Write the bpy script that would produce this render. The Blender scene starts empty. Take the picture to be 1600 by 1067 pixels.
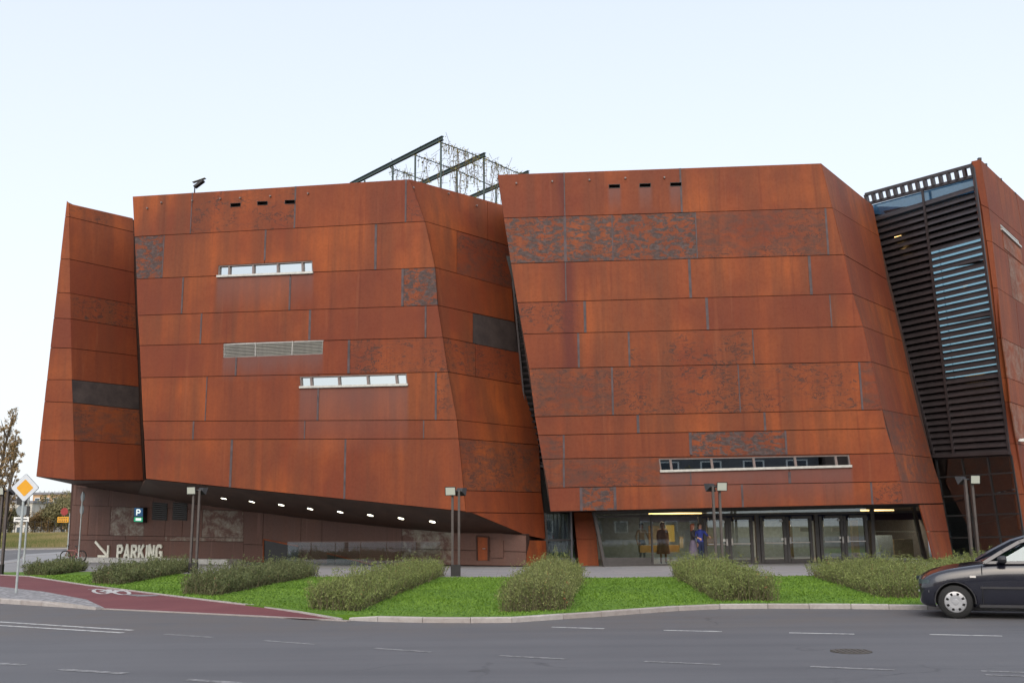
import bpy, bmesh, math, random
import numpy as np
from mathutils import Vector, Matrix, geometry
from mathutils.bvhtree import BVHTree
random.seed(7)
RNG = np.random.default_rng(7)
SC = bpy.context.scene
COL = SC.collection
R_ = math.radians

# ------------------------------------------------------------------ camera, sky, sun, exposure
F_PX, PITCH, ROLL, EYE = 1555.0, R_(10.6), 0.0095, 1.67
cam_data = bpy.data.cameras.new('camera')
cam_data.sensor_width = 36.0
cam_data.lens = F_PX / 1600 * 36
cam_data.clip_end = 3000
cam = bpy.data.objects.new('camera', cam_data)
COL.objects.link(cam)
CAM_R = Matrix.Rotation(math.pi / 2 + PITCH, 3, 'X') @ Matrix.Rotation(-ROLL, 3, 'Z')
cam.matrix_world = Matrix.Translation((0, 0, EYE)) @ CAM_R.to_4x4()
SC.camera = cam

SUN_EL, SUN_AZ = R_(33.0), R_(-172.0)      # azimuth from +Y towards +X
world = bpy.data.worlds.new('World')
SC.world = world
world.use_nodes = True
wn, wl = world.node_tree.nodes, world.node_tree.links
bg = wn['Background']
sky = wn.new('ShaderNodeTexSky')
sky.sky_type = 'NISHITA'
sky.sun_disc = False
sky.sun_elevation = SUN_EL
sky.sun_rotation = SUN_AZ
sky.altitude = 0
sky.air_density = 1.0
sky.dust_density = 3
sky.ozone_density = 1.0
# a thin even veil of high cloud over the clear sky
veil = wn.new('ShaderNodeMix'); veil.data_type = 'RGBA'
tc = wn.new('ShaderNodeTexCoord'); sx = wn.new('ShaderNodeSeparateXYZ'); mr = wn.new('ShaderNodeMapRange')
wl.new(tc.outputs['Generated'], sx.inputs[0]); wl.new(sx.outputs[2], mr.inputs['Value'])
mr.inputs['From Min'].default_value = 0.0; mr.inputs['From Max'].default_value = 0.75      # the veil thickens towards the horizon
mr.inputs['To Min'].default_value = 0.92; mr.inputs['To Max'].default_value = 0.55
wl.new(mr.outputs[0], veil.inputs[0])
wl.new(sky.outputs[0], veil.inputs[6])
veil.inputs[7].default_value = (3.0, 3.10, 3.22, 1)
wl.new(veil.outputs[2], bg.inputs[0])
bg.inputs[1].default_value = 0.12
sd = bpy.data.lights.new('sun', 'SUN')
sd.energy = 0.65
sd.angle = R_(70)
sd.color = (1.0, 0.93, 0.84)
sun = bpy.data.objects.new('sun', sd)
COL.objects.link(sun)
sdir = Vector((math.sin(SUN_AZ) * math.cos(SUN_EL), math.cos(SUN_AZ) * math.cos(SUN_EL), math.sin(SUN_EL)))
sun.rotation_euler = (-sdir).to_track_quat('-Z', 'Y').to_euler()
sun.location = (0, -20, 40)
SC.view_settings.view_transform = 'Standard'
SC.view_settings.look = 'None'
SC.view_settings.gamma = 1
SC.view_settings.use_curve_mapping = False
SC.view_settings.exposure = 1.45

# ------------------------------------------------------------------ measuring: image point -> place
CO = Vector((0, 0, EYE))
def ray(x, y):
    return (CAM_R @ Vector(((x - 800) / F_PX, -(y - 533.5) / F_PX, -1))).normalized()
def project(p):
    d = CAM_R.transposed() @ (Vector(p) - CO)
    return 800 + F_PX * d.x / -d.z, 533.5 - F_PX * d.y / -d.z
def gnd(x, y, z=0.0):
    d = ray(x, y)
    return CO + d * ((z - EYE) / d.z)
def at_depth(x, y, Y):
    d = ray(x, y)
    return CO + d * (Y / d.y)
class Plane:
    def __init__(s, p, n):
        s.p = Vector(p); s.n = Vector(n).normalized()
        if s.n.dot(CO - s.p) < 0: s.n = -s.n
        s.v = (Vector((0, 0, 1)) - s.n * s.n.z).normalized()
        s.u = s.v.cross(s.n).normalized()
    def hit(s, x, y, off=0.0):
        d = ray(x, y)
        return CO + d * ((s.p + s.n * off - CO).dot(s.n) / d.dot(s.n))
    def to2(s, P):
        q = P - s.p
        return (q.dot(s.u), q.dot(s.v))
    def to3(s, a, off=0.0):
        return s.p + s.u * a[0] + s.v * a[1] + s.n * off
def plane3(a, b, c):
    return Plane(a, (b - a).cross(c - a))
def plane_az(p, az):         # vertical plane through p whose horizontal direction is (cos az, sin az)
    return Plane(p, Vector((-math.sin(az), math.cos(az), 0)))
_up = CAM_R.transposed() @ Vector((0, 0, 1))
VPX, VPY = 800 + F_PX * _up.x / -_up.z, 533.5 - F_PX * _up.y / -_up.z
def isect(p1, p2, p3, p4):
    x1, y1 = p1; x2, y2 = p2; x3, y3 = p3; x4, y4 = p4
    den = (x1 - x2) * (y3 - y4) - (y1 - y2) * (x3 - x4)
    a = x1 * y2 - y1 * x2; b = x3 * y4 - y3 * x4
    return ((a * (x3 - x4) - (x1 - x2) * b) / den, (a * (y3 - y4) - (y1 - y2) * b) / den)

# ------------------------------------------------------------------ object helpers
def wloc(o):
    v = Vector(o.location)
    while o.parent:
        o = o.parent; v += o.location
    return v
def tag(o, label=None, cat=None, group=None, kind=None):
    if label: o['label'] = label
    if cat: o['category'] = cat
    if group: o['group'] = group
    if kind: o['kind'] = kind
    return o
def empty(name, loc, label, cat, group=None):
    o = bpy.data.objects.new(name, None)
    o.empty_display_size = 0.3
    COL.objects.link(o); o.location = loc
    return tag(o, label, cat, group)
class MB:
    def __init__(s): s.v = []; s.f = []; s.m = []
    def add(s, vs, fs, mi=0):
        k = len(s.v)
        s.v += [Vector(v) for v in vs]
        s.f += [tuple(i + k for i in f) for f in fs]
        s.m += [mi] * len(fs)
        return s
    def box(s, c, size, rz=0.0, mi=0, ux=None, uy=None, uz=None):
        c = Vector(c)
        if ux is None:
            ux = Vector((math.cos(rz), math.sin(rz), 0)); uy = Vector((-math.sin(rz), math.cos(rz), 0)); uz = Vector((0, 0, 1))
        a, b, d = ux * size[0] / 2, uy * size[1] / 2, uz * size[2] / 2
        vs = [c + a * i + b * j + d * k for k in (-1, 1) for j in (-1, 1) for i in (-1, 1)]
        return s.add(vs, [(0, 2, 3, 1), (4, 5, 7, 6), (0, 1, 5, 4), (2, 6, 7, 3), (0, 4, 6, 2), (1, 3, 7, 5)], mi)
    def tube(s, p0, p1, r0, r1=None, n=8, caps=True, mi=0):
        p0 = Vector(p0); p1 = Vector(p1); r1 = r0 if r1 is None else r1
        d = (p1 - p0).normalized()
        a = d.orthogonal().normalized(); b = d.cross(a)
        vs = []
        for p, r in ((p0, r0), (p1, r1)):
            for i in range(n):
                t = 2 * math.pi * i / n
                vs.append(p + (a * math.cos(t) + b * math.sin(t)) * r)
        fs = [(i, (i + 1) % n, n + (i + 1) % n, n + i) for i in range(n)]
        if caps: fs += [tuple(range(n - 1, -1, -1)), tuple(range(n, 2 * n))]
        return s.add(vs, fs, mi)
    def bar(s, p0, p1, w, h, up=Vector((0, 0, 1)), mi=0):
        p0 = Vector(p0); p1 = Vector(p1)
        d = p1 - p0; L = d.length; d.normalize()
        y = up.cross(d)
        if y.length < 1e-4: y = Vector((0, 1, 0)).cross(d)
        y.normalize(); z = d.cross(y)
        return s.box((p0 + p1) / 2, (L, w, h), ux=d, uy=y, uz=z, mi=mi)
    def prism(s, front, n, t, mi=0):
        k = len(front)
        back = [p - n * t for p in front]
        fs = [tuple(range(k)), tuple(range(2 * k - 1, k - 1, -1))]
        fs += [(i, k + i, k + (i + 1) % k, (i + 1) % k) for i in range(k)]
        return s.add(list(front) + back, fs, mi)
    def build(s, name, mat, parent=None, origin=None, smooth=False, fix=True):
        vs = s.v
        if origin is None:
            if parent is None:
                xs = [v.x for v in vs]; ys = [v.y for v in vs]
                origin = Vector(((min(xs) + max(xs)) / 2, (min(ys) + max(ys)) / 2, min(v.z for v in vs)))
            else:
                origin = sum(vs, Vector()) / len(vs)
        origin = Vector(origin)
        me = bpy.data.meshes.new(name)
        me.from_pydata([v - origin for v in vs], [], s.f)
        mats = mat if isinstance(mat, (list, tuple)) else [mat]
        for m in mats: me.materials.append(m)
        if len(mats) > 1: me.polygons.foreach_set('material_index', s.m)
        if fix:
            b = bmesh.new(); b.from_mesh(me)
            bmesh.ops.recalc_face_normals(b, faces=b.faces)
            b.to_mesh(me); b.free()
        if smooth:
            me.polygons.foreach_set('use_smooth', [True] * len(me.polygons))
        me.update()
        o = bpy.data.objects.new(name, me)
        COL.objects.link(o)
        o.location = origin
        if parent:
            o.parent = parent
            o.location = origin - wloc(parent)
        return o
def copy_tree(o, parent=None):
    c = o.copy(); COL.objects.link(c); c.parent = parent
    for ch in [x for x in SC.objects if x.parent == o]:
        copy_tree(ch, c)
    return c
def booleans(o, cutters):
    for c in cutters:
        m = o.modifiers.new('cut', 'BOOLEAN'); m.operation = 'DIFFERENCE'; m.object = c; m.solver = 'EXACT'
    bpy.context.view_layer.update()
    dg = bpy.context.evaluated_depsgraph_get()
    me = bpy.data.meshes.new_from_object(o.evaluated_get(dg))
    o.modifiers.clear(); o.data = me
def big_mesh(name, V, Fq, mat, tint=None, parent=None, quads=True, origin=(0, 0, 0)):
    """many small faces at once; V (n,3) array, Fq (m,k) index array, tint one value per vertex"""
    origin = np.array(origin, dtype=float)
    me = bpy.data.meshes.new(name)
    V = np.asarray(V, dtype=np.float32) - origin.astype(np.float32)
    k = Fq.shape[1]
    me.vertices.add(len(V)); me.vertices.foreach_set('co', V.ravel())
    me.loops.add(Fq.size); me.loops.foreach_set('vertex_index', Fq.ravel().astype(np.int32))
    me.polygons.add(len(Fq)); me.polygons.foreach_set('loop_start', np.arange(0, Fq.size, k, dtype=np.int32))
    me.update(calc_edges=True)
    if tint is not None:
        a = me.attributes.new('tint', 'FLOAT', 'POINT'); a.data.foreach_set('value', np.asarray(tint, dtype=np.float32))
    me.materials.append(mat)
    o = bpy.data.objects.new(name, me); COL.objects.link(o)
    o.location = origin
    if parent:
        o.parent = parent; o.location = Vector(origin) - wloc(parent)
    return o

# ------------------------------------------------------------------ materials
class NT:
    def __init__(s, name):
        s.m = bpy.data.materials.new(name); s.m.use_nodes = True
        s.t = s.m.node_tree; s.n = s.t.nodes; s.l = s.t.links
        s.b = s.n['Principled BSDF']
    def node(s, typ, **kw):
        n = s.n.new(typ)
        for k, v in kw.items(): setattr(n, k, v)
        return n
    def link(s, a, b): s.l.new(a, b)
    def pos(s, world_space=True, scale=(1, 1, 1)):
        if world_space: o = s.node('ShaderNodeNewGeometry').outputs['Position']
        else: o = s.node('ShaderNodeTexCoord').outputs['Object']
        mp = s.node('ShaderNodeMapping'); mp.inputs['Scale'].default_value = scale
        s.link(o, mp.inputs['Vector']); return mp.outputs[0]
    def noise(s, vec, scale, detail=4, rough=.55, dist=0.0):
        n = s.node('ShaderNodeTexNoise'); n.inputs['Scale'].default_value = scale
        n.inputs['Detail'].default_value = detail; n.inputs['Roughness'].default_value = rough
        n.inputs['Distortion'].default_value = dist
        if vec is not None: s.link(vec, n.inputs['Vector'])
        return n.outputs['Fac']
    def ramp(s, fac, lo, hi):
        m = s.node('ShaderNodeMapRange'); m.inputs['From Min'].default_value = lo; m.inputs['From Max'].default_value = hi
        s.link(fac, m.inputs['Value']); return m.outputs[0]
    def math(s, op, a, b=None):
        m = s.node('ShaderNodeMath', operation=op)
        for i, v in enumerate((a, b)):
            if v is None: continue
            if isinstance(v, (int, float)): m.inputs[i].default_value = v
            else: s.link(v, m.inputs[i])
        return m.outputs[0]
    def mix(s, fac, a, b):
        m = s.node('ShaderNodeMix', data_type='RGBA')
        if isinstance(fac, (int, float)): m.inputs[0].default_value = fac
        else: s.link(fac, m.inputs[0])
        for v, k in ((a, 6), (b, 7)):
            if isinstance(v, tuple): m.inputs[k].default_value = (*v, 1)
            else: s.link(v, m.inputs[k])
        return m.outputs[2]
    def out(s, col, rough=.8, metal=0.0, bump=None, bstr=.3, bdist=.01, spec=None):
        if isinstance(col, tuple): s.b.inputs['Base Color'].default_value = (*col, 1)
        else: s.link(col, s.b.inputs['Base Color'])
        if isinstance(rough, (int, float)): s.b.inputs['Roughness'].default_value = rough
        else: s.link(rough, s.b.inputs['Roughness'])
        s.b.inputs['Metallic'].default_value = metal
        if spec is not None: s.b.inputs['Specular IOR Level'].default_value = spec
        if bump is not None:
            bp = s.node('ShaderNodeBump'); bp.inputs['Strength'].default_value = bstr; bp.inputs['Distance'].default_value = bdist
            s.link(bump, bp.inputs['Height']); s.link(bp.outputs[0], s.b.inputs['Normal'])
        return s.m
def simple(name, col, rough=.6, metal=0.0, var=.15, scale=6, spec=None, space=False):
    t = NT(name)
    n = t.noise(t.pos(space), scale, 5)
    c = t.mix(t.ramp(n, .3, .7), tuple(x * (1 - var) for x in col), tuple(min(1, x * (1 + var)) for x in col))
    return t.out(c, rough, metal, spec=spec)
def emit(name, col, strength, base=.3):
    t = NT(name); t.out(tuple(x * base for x in col), .5)
    t.b.inputs['Emission Color'].default_value = (*col, 1); t.b.inputs['Emission Strength'].default_value = strength
    return t.m
def glass(name, tint=(.55, .62, .62), reflect=.12, rough=.01):
    """thin pane: sees through by its tint, mirrors more at grazing angles"""
    t = NT(name); t.n.remove(t.b)
    out = t.n['Material Output']
    tr = t.node('ShaderNodeBsdfTransparent'); tr.inputs[0].default_value = (*tint, 1)
    gl = t.node('ShaderNodeBsdfGlossy'); gl.inputs['Roughness'].default_value = rough; gl.inputs[0].default_value = (.9, .97, 1, 1)
    fr = t.node('ShaderNodeFresnel'); fr.inputs[0].default_value = 1.5
    f = t.math('MAXIMUM', t.math('MULTIPLY', fr.outputs[0], 1.6), reflect)
    f = t.math('MINIMUM', f, 1.0)
    mx = t.node('ShaderNodeMixShader')
    t.link(f, mx.inputs[0]); t.link(tr.outputs[0], mx.inputs[1]); t.link(gl.outputs[0], mx.inputs[2])
    t.link(mx.outputs[0], out.inputs[0])
    return t.m

def corten(name, kind, streak_x=None, washes=()):
    t = NT(name)
    p = t.pos(True)
    vert = t.pos(True, (1.0, 1.0, .07))
    oi = t.node('ShaderNodeObjectInfo').outputs['Random']
    big = t.ramp(t.noise(p, .35, 3), .35, .65)
    st = t.ramp(t.noise(vert, 1.7, 4, .6), .36, .66)
    fine = t.noise(p, 9, 8, .7)
    orange, red, brown = (.290, .067, .013), (.140, .024, .009), (.125, .036, .014)
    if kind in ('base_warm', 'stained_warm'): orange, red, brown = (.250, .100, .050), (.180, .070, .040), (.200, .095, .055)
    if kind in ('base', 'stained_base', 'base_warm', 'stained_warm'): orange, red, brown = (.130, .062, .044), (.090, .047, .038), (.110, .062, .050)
    c = t.mix(t.math('MULTIPLY', big, .8), orange, red)
    c = t.mix(t.math('MULTIPLY', st, .8), c, brown)
    c = t.mix(t.math('MULTIPLY', t.ramp(oi, .35, 1.0), .55), c, red)
    c = t.mix(t.math('MULTIPLY', t.ramp(fine, .45, .8), .35), c, tuple(x * .62 for x in red))
    # drip marks
    drip = t.ramp(t.noise(t.pos(True, (1, 1, .03)), 5.5, 3, .5), .60, .72)
    c = t.mix(t.math('MULTIPLY', drip, .35), c, tuple(x * .7 for x in red))
    lt = t.ramp(t.noise(t.pos(True, (1, 1, .05)), 3.1, 3, .6), .62, .78)
    c = t.mix(t.math('MULTIPLY', lt, .5), c, tuple(min(1, x * 1.9) for x in brown))
    grey, greyl = (.046, .033, .032), (.105, .084, .083)
    flat = t.pos(True, (1, 1, 1.9))
    flk = t.noise(t.pos(True, (1, 1, 2.3)), 1.5, 8, .62, .7)
    lines = t.math('SUBTRACT', 1.0, t.ramp(t.math('ABSOLUTE', t.math('SUBTRACT', flk, .5)), .006, .020))
    if kind in ('spots', 'scaled', 'mottled'):
        c = t.mix(t.math('MULTIPLY', t.math('MULTIPLY', lines, t.ramp(t.noise(p, .6, 2), .40, .55)), .8), c, (.030, .018, .016))
    if kind == 'spots':
        m1 = t.ramp(t.noise(flat, 2.4, 9, .72, .4), .56, .61)
        m2 = t.ramp(t.noise(p, .55, 2), .42, .55)
        c = t.mix(t.math('MULTIPLY', t.math('MULTIPLY', m1, m2), .85), c, (.045, .025, .020))
    if kind == 'scaled':
        m1 = t.ramp(t.noise(flat, 2.5, 10, .72, .5), .46, .52)
        g = t.mix(t.ramp(t.noise(flat, 6, 6, .7), .45, .7), grey, greyl)
        c = t.mix(t.math('MULTIPLY', m1, .92), c, g)
    if kind == 'mottled':
        m1 = t.ramp(t.noise(flat, 1.5, 9, .7, .6), .42, .66)
        c = t.mix(t.math('MULTIPLY', m1, .75), c, (.060, .034, .028))
    if kind == 'dark':
        g = t.mix(t.ramp(t.noise(p, 1.4, 6, .7), .35, .75), (.032, .024, .024), (.070, .052, .048))
        m1 = t.ramp(t.noise(flat, 1.1, 8, .7), .66, .72)
        c = t.mix(t.math('MULTIPLY', m1, .6), g, c)
    if kind in ('stained', 'stained_base', 'stained_warm'):
        m1 = t.ramp(t.noise(t.pos(True, (1, 1, 1.5)), 1.6, 10, .78, .5), .44, .66)
        c = t.mix(t.math('MULTIPLY', m1, .45 if kind == 'stained' else .85), c, (.30, .29, .24))
    if streak_x is not None:
        X = t.node('ShaderNodeSeparateXYZ'); t.link(t.node('ShaderNodeNewGeometry').outputs['Position'], X.inputs[0])
        wob = t.math('MULTIPLY', t.math('SUBTRACT', t.noise(t.pos(True, (.3, .3, .4)), 1.0, 3), .5), .5)
        d = t.math('ABSOLUTE', t.math('SUBTRACT', t.math('ADD', X.outputs[0], wob), streak_x))
        band = t.math('SUBTRACT', 1.0, t.ramp(d, .12, .42))
        c = t.mix(t.math('MULTIPLY', band, .75), c, (.085, .015, .012))
    if washes:
        W = t.node('ShaderNodeSeparateXYZ'); t.link(t.node('ShaderNodeNewGeometry').outputs['Position'], W.inputs[0])
        wv = t.math('MULTIPLY', t.math('SUBTRACT', t.noise(t.pos(True, (1, 1, .15)), 2.5, 4), .5), .9)
        for (x0, x1, z0, L) in washes:
            a_ = t.ramp(W.outputs[0], x0 - .08, x0 + .05); b_ = t.ramp(W.outputs[0], x1 + .08, x1 - .05)
            zz = t.math('ADD', W.outputs[2], wv)
            d_ = t.ramp(zz, z0 - L, z0 - .2); e_ = t.ramp(W.outputs[2], z0 + .04, z0)
            mk = t.math('MULTIPLY', t.math('MULTIPLY', a_, b_), t.math('MULTIPLY', d_, e_))
            c = t.mix(t.math('MULTIPLY', mk, .62), c, (.135, .066, .060))
    rough = t.ramp(fine, .2, .8)
    rr = t.node('ShaderNodeMapRange'); rr.inputs['To Min'].default_value = .55; rr.inputs['To Max'].default_value = .82
    t.link(fine, rr.inputs['Value'])
    return t.out(c, rr.outputs[0], 0.0, t.noise(p, 2.2, 9, .65), .35, .012, spec=.35)

M = {}
for k in ('plain', 'spots', 'scaled', 'mottled', 'dark', 'stained', 'base', 'stained_base', 'base_warm', 'stained_warm'): M['c_' + k] = corten('corten_' + k, k)
M['joint'] = simple('weathered_joint_steel', (.075, .052, .055), .7, var=.35, scale=3, space=True)
M['backing'] = simple('dark_backing', (.05, .022, .015), .9, space=True)
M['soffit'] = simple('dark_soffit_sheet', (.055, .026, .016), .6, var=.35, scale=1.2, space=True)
M['black'] = simple('black_painted_metal', (.018, .017, .018), .45)
M['frame'] = simple('anthracite_frame', (.062, .056, .054), .45)
M['louvre'] = simple('bronze_louvre', (.050, .042, .045), .40, .4, var=.2, scale=2)
M['alu'] = simple('pale_aluminium', (.42, .40, .38), .35, .6)
M['galv'] = simple('galvanised_steel', (.42, .46, .46), .42, .5)
M['white'] = simple('white_paint', (.74, .75, .73), .5)
M['letter'] = simple('pale_letter_paint', (.62, .62, .54), .6)
M['sill'] = simple('zinc_sill', (.46, .45, .42), .4, .4)
M['g_sky'] = glass('coated_window_glass', (.10, .12, .12), .62)
M['g_mid'] = glass('smoked_window_glass', (.30, .34, .35), .32)
M['g_door'] = glass('clear_door_glass', (.82, .86, .86), .11)
M['g_rail'] = glass('balustrade_glass', (.95, .97, .96), .03)
M['lamp_on'] = emit('warm_lamp_face', (1, .92, .72), 2.5)
M['lamp_soft'] = emit('flood_lamp_glass', (.9, .93, .80), .07, .3)
M['strip_on'] = emit('warm_strip_light', (1, .60, .22), 1.6)
M['red_on'] = emit('red_signal', (1, .05, .03), .5)
M['green_on'] = emit('green_panel_light', (.03, .75, .35), .12)
M['white_on'] = emit('white_panel_light', (.9, 1, .95), .35)
M['wframe'] = simple('grey_brown_window_frame', (.17, .13, .12), .5)
# ------------------------------------------------------------------ planes of the building
ZP = 0.10                                             # paving level
foot = gnd(733, 889, ZP)
PL = plane_az(foot, -R_(15.3))                        # front of the left block
PS = plane3(PL.hit(640, 280), PL.hit(728, 797), gnd(850, 884, ZP))
PR = plane_az(at_depth(868, 797, gnd(935, 885, ZP).y - 1.2), -R_(4.0))
PRS = plane3(PR.hit(1283, 255), PR.hit(1410, 786), gnd(1488, 874, ZP))
_a = PRS.hit(1364, 322); _b = PRS.hit(1459, 712)
PV = plane3(_a, _b, _b + Vector((math.cos(R_(51)), -math.sin(R_(51)), 0)))          # louvred wall
PF = Plane(PV.hit(1590, 827), Vector((math.sin(R_(4)), -math.cos(R_(4)), 0)))
_a = PV.hit(1518, 253); _b = PV.hit(1590, 827)
PF = plane3(_a, _b, _b + Vector((1, .07, 0)))
_a = PF.hit(1532, 249); _b = PF.hit(1589, 672)
PFM = plane3(_a, _b, _b + Vector((math.cos(R_(50)), math.sin(R_(50)), 0)))
PA = plane_az(at_depth(117, 750, 46.0), -R_(4))
_a = PA.hit(108, 320); _b = PA.hit(117, 750)
PAM = plane3(_a, _b, _b + Vector((math.cos(R_(47)), math.sin(R_(47)), 0)))

# entrance glazing line and podium walls
_e0 = gnd(935, 885, ZP); _e1 = gnd(1446, 876, ZP)
PE = plane3(_e0, _e1, _e0 + Vector((0, 0, 1)))
w_r = PS.hit(822, 884); w_r.z = ZP
w_m = at_depth(380, 878, w_r.y + 7.2); w_m.z = ZP
w_l = at_depth(112, 872, w_r.y + 14.5); w_l.z = ZP
PW1 = plane3(w_m, w_r, w_r + Vector((0, 0, 1)))
PW2 = plane3(w_l, w_m, w_m + Vector((0, 0, 1)))

bld = empty('museum_building', (2, 45, 0), 'huge rust red steel clad building with leaning blocks and slot windows', 'building')
PANEL_N = 0
def inset(poly, g):
    """poly: list of 2D points (convex); moves each edge inwards by g"""
    A = sum(poly[i][0] * poly[(i + 1) % len(poly)][1] - poly[(i + 1) % len(poly)][0] * poly[i][1] for i in range(len(poly)))
    sg = 1 if A > 0 else -1
    L = []
    for i in range(len(poly)):
        (x0, y0), (x1, y1) = poly[i], poly[(i + 1) % len(poly)]
        dx, dy = x1 - x0, y1 - y0; l = math.hypot(dx, dy) or 1e-9
        nx, ny = -dy / l * sg, dx / l * sg
        L.append(((x0 + nx * g, y0 + ny * g), (x1 + nx * g, y1 + ny * g)))
    out = []
    for i in range(len(poly)):
        try: out.append(isect(*L[i - 1], *L[i]))
        except ZeroDivisionError: out.append(L[i][0])
    return out
CUTS = []                                              # window openings: (plane, px polygon, cutter object)
def pxpoly_bbox(q): return min(p[0] for p in q), min(p[1] for p in q), max(p[0] for p in q), max(p[1] for p in q)
def panel(plane, q, mat, parent, off=0.0, t=.05, g=.013, cuts=()):
    pts = [plane.to2(plane.hit(*p)) for p in q]
    pts = inset(pts, g)
    fr = [plane.to3(p, off) for p in pts]
    o = MB().prism(fr, plane.n, t).build('panel', mat, parent)
    bb = pxpoly_bbox(q)
    cs = []
    for (cp, cq, co) in cuts:
        if cp is not plane: continue
        b = pxpoly_bbox(cq)
        if b[0] < bb[2] and b[2] > bb[0] and b[1] < bb[3] and b[3] > bb[1]: cs.append(co)
    if cs: booleans(o, cs)
    return o
def strip_piece(plane, a, b, w, parent, mat=None, off=.006):
    A = plane.to2(plane.hit(*a)); B = plane.to2(plane.hit(*b))
    q = [(A[0] - w / 2, A[1] - .01), (A[0] + w / 2, A[1] - .01), (B[0] + w / 2, B[1] + .01), (B[0] - w / 2, B[1] + .01)]
    return MB().prism([plane.to3(p, off + .004) for p in q], plane.n, .03).build('joint_strip', mat or M['joint'], parent)
def lerp2(a, b, t): return (a[0] + (b[0] - a[0]) * t, a[1] + (b[1] - a[1]) * t)
def clad(plane, L, Rr, joints, parent, kinds={}, strips=True, matset='c_', default='plain', skip=(), sw=.085, cuts=()):
    """rows of sheets between traced seam ends L[i] .. Rr[i]; joints[i] = x of the upright seams of row i"""
    rnd = random.Random(len(L) * 17 + int(L[0][0]))
    for i in range(len(L) - 1):
        tl, tr, bl, br = L[i], Rr[i], L[i + 1], Rr[i + 1]
        ml, mr = lerp2(tl, bl, .5), lerp2(tr, br, .5)
        tops, bots = [tl], [bl]
        for x in joints[i]:
            y = ml[1] + (mr[1] - ml[1]) * (x - ml[0]) / (mr[0] - ml[0])
            tops.append(isect((x, y), (VPX, VPY), tl, tr)); bots.append(isect((x, y), (VPX, VPY), bl, br))
        tops.append(tr); bots.append(br)
        for k in range(len(tops) - 1):
            if (i, k) in skip: continue
            kd = kinds.get((i, k), default)
            m = M[matset + kd] if (matset + kd) in M else M['c_' + kd]
            panel(plane, [tops[k], tops[k + 1], bots[k + 1], bots[k]], m, parent, off=rnd.uniform(-.012, .004), cuts=cuts)
            if strips and k > 0:
                segs = [(0.0, 1.0)]
                for (cp, cq, co) in cuts:
                    if cp is not plane: continue
                    b = pxpoly_bbox(cq); x = (tops[k][0] + bots[k][0]) / 2
                    if b[0] - 1 < x < b[2] + 1 and b[3] > tops[k][1] and b[1] < bots[k][1]:
                        hh = bots[k][1] - tops[k][1]
                        segs = [(0.0, (b[1] + .5 - tops[k][1]) / hh), ((b[3] - .5 - tops[k][1]) / hh, 1.0)]
                swk = sw * rnd.choice((.55, .9, 1.0, 1.25))
                for f0, f1 in segs:
                    if f1 - f0 > .04: strip_piece(plane, lerp2(tops[k], bots[k], max(0, f0)), lerp2(tops[k], bots[k], min(1, f1)), swk, parent)
def core(name, bottom, top, cuts=(), mat=None, inset_y=.09):
    n = len(bottom)
    sh = Vector((0, inset_y, 0))
    vs = [p + sh for p in bottom] + [p + sh - Vector((0, 0, .05)) for p in top]
    fs = [tuple(range(n - 1, -1, -1)), tuple(range(n, 2 * n))]
    fs += [(i, (i + 1) % n, n + (i + 1) % n, n + i) for i in range(n)]
    m = MB()
    c0 = sum(vs[:n], Vector()) / n; c1 = sum(vs[n:], Vector()) / n
    m.add(vs + [c0, c1], [(i, (i + 1) % n, 2 * n) for i in range(n)] + [(n + i, n + (i + 1) % n, 2 * n + 1) for i in range(n)] + fs[2:])
    o = m.build(name, mat or M['backing'], bld)
    if cuts: booleans(o, [c[2] for c in cuts])
    return o
def cutter(plane, q, depth=.45):
    fr = [plane.hit(*p, .5) if False else plane.to3(plane.to2(plane.hit(*p)), .3) for p in q]
    o = MB().prism(fr, plane.n, depth + .3).build('cutter', M['backing'])
    return (plane, q, o)

def strip_window(plane, q, fr_, g, n_frac, fmat, sill=True, depth=.12, label=None):
    """long slot window: frame round the traced opening q (tl,tr,br,bl), mullions at fractions, panes, sill"""
    P = [plane.to2(plane.hit(*p)) for p in q]
    m = MB(); t = .055
    def quad(a, b, c, d, off, th): m.prism([plane.to3(x, off) for x in (a, b, c, d)], plane.n, th)
    ip = inset(P, t)
    n = 4
    for i in range(n):
        quad(P[i], P[(i + 1) % n], ip[(i + 1) % n], ip[i], -.03, .14)
    w = m.build('window', fmat, bld)
    if label: w['label'] = label
    fr_ = [0] + list(n_frac) + [1]
    for f in n_frac:
        mu = MB()
        a = lerp2(ip[0], ip[1], f); b = lerp2(ip[3], ip[2], f)
        hw = .045
        mu.prism([plane.to3(x, -.035) for x in ((a[0] - hw, a[1]), (a[0] + hw, a[1]), (b[0] + hw, b[1]), (b[0] - hw, b[1]))], plane.n, .10)
        mu.build('mullion', fmat, w)
    for k in range(len(fr_) - 1):
        a, b = lerp2(ip[0], ip[1], fr_[k]), lerp2(ip[0], ip[1], fr_[k + 1])
        c, d = lerp2(ip[3], ip[2], fr_[k + 1]), lerp2(ip[3], ip[2], fr_[k])
        MB().prism([plane.to3(x, -depth) for x in (a, b, c, d)], plane.n, .02).build('pane', g, w)
    if sill:
        a, b = P[3], P[2]
        z = .07
        MB().prism([plane.to3(x, .075) for x in ((a[0] - .02, a[1] + z), (b[0] + .02, b[1] + z), (b[0] + .02, b[1] - .02), (a[0] - .02, a[1] - .02))], plane.n, .09).build('sill', M['sill'], w)
    back = MB().prism([plane.to3(x, -.40) for x in inset(P, -.02)], plane.n, .03).build('lining', M['black'], w)
    return w

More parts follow.
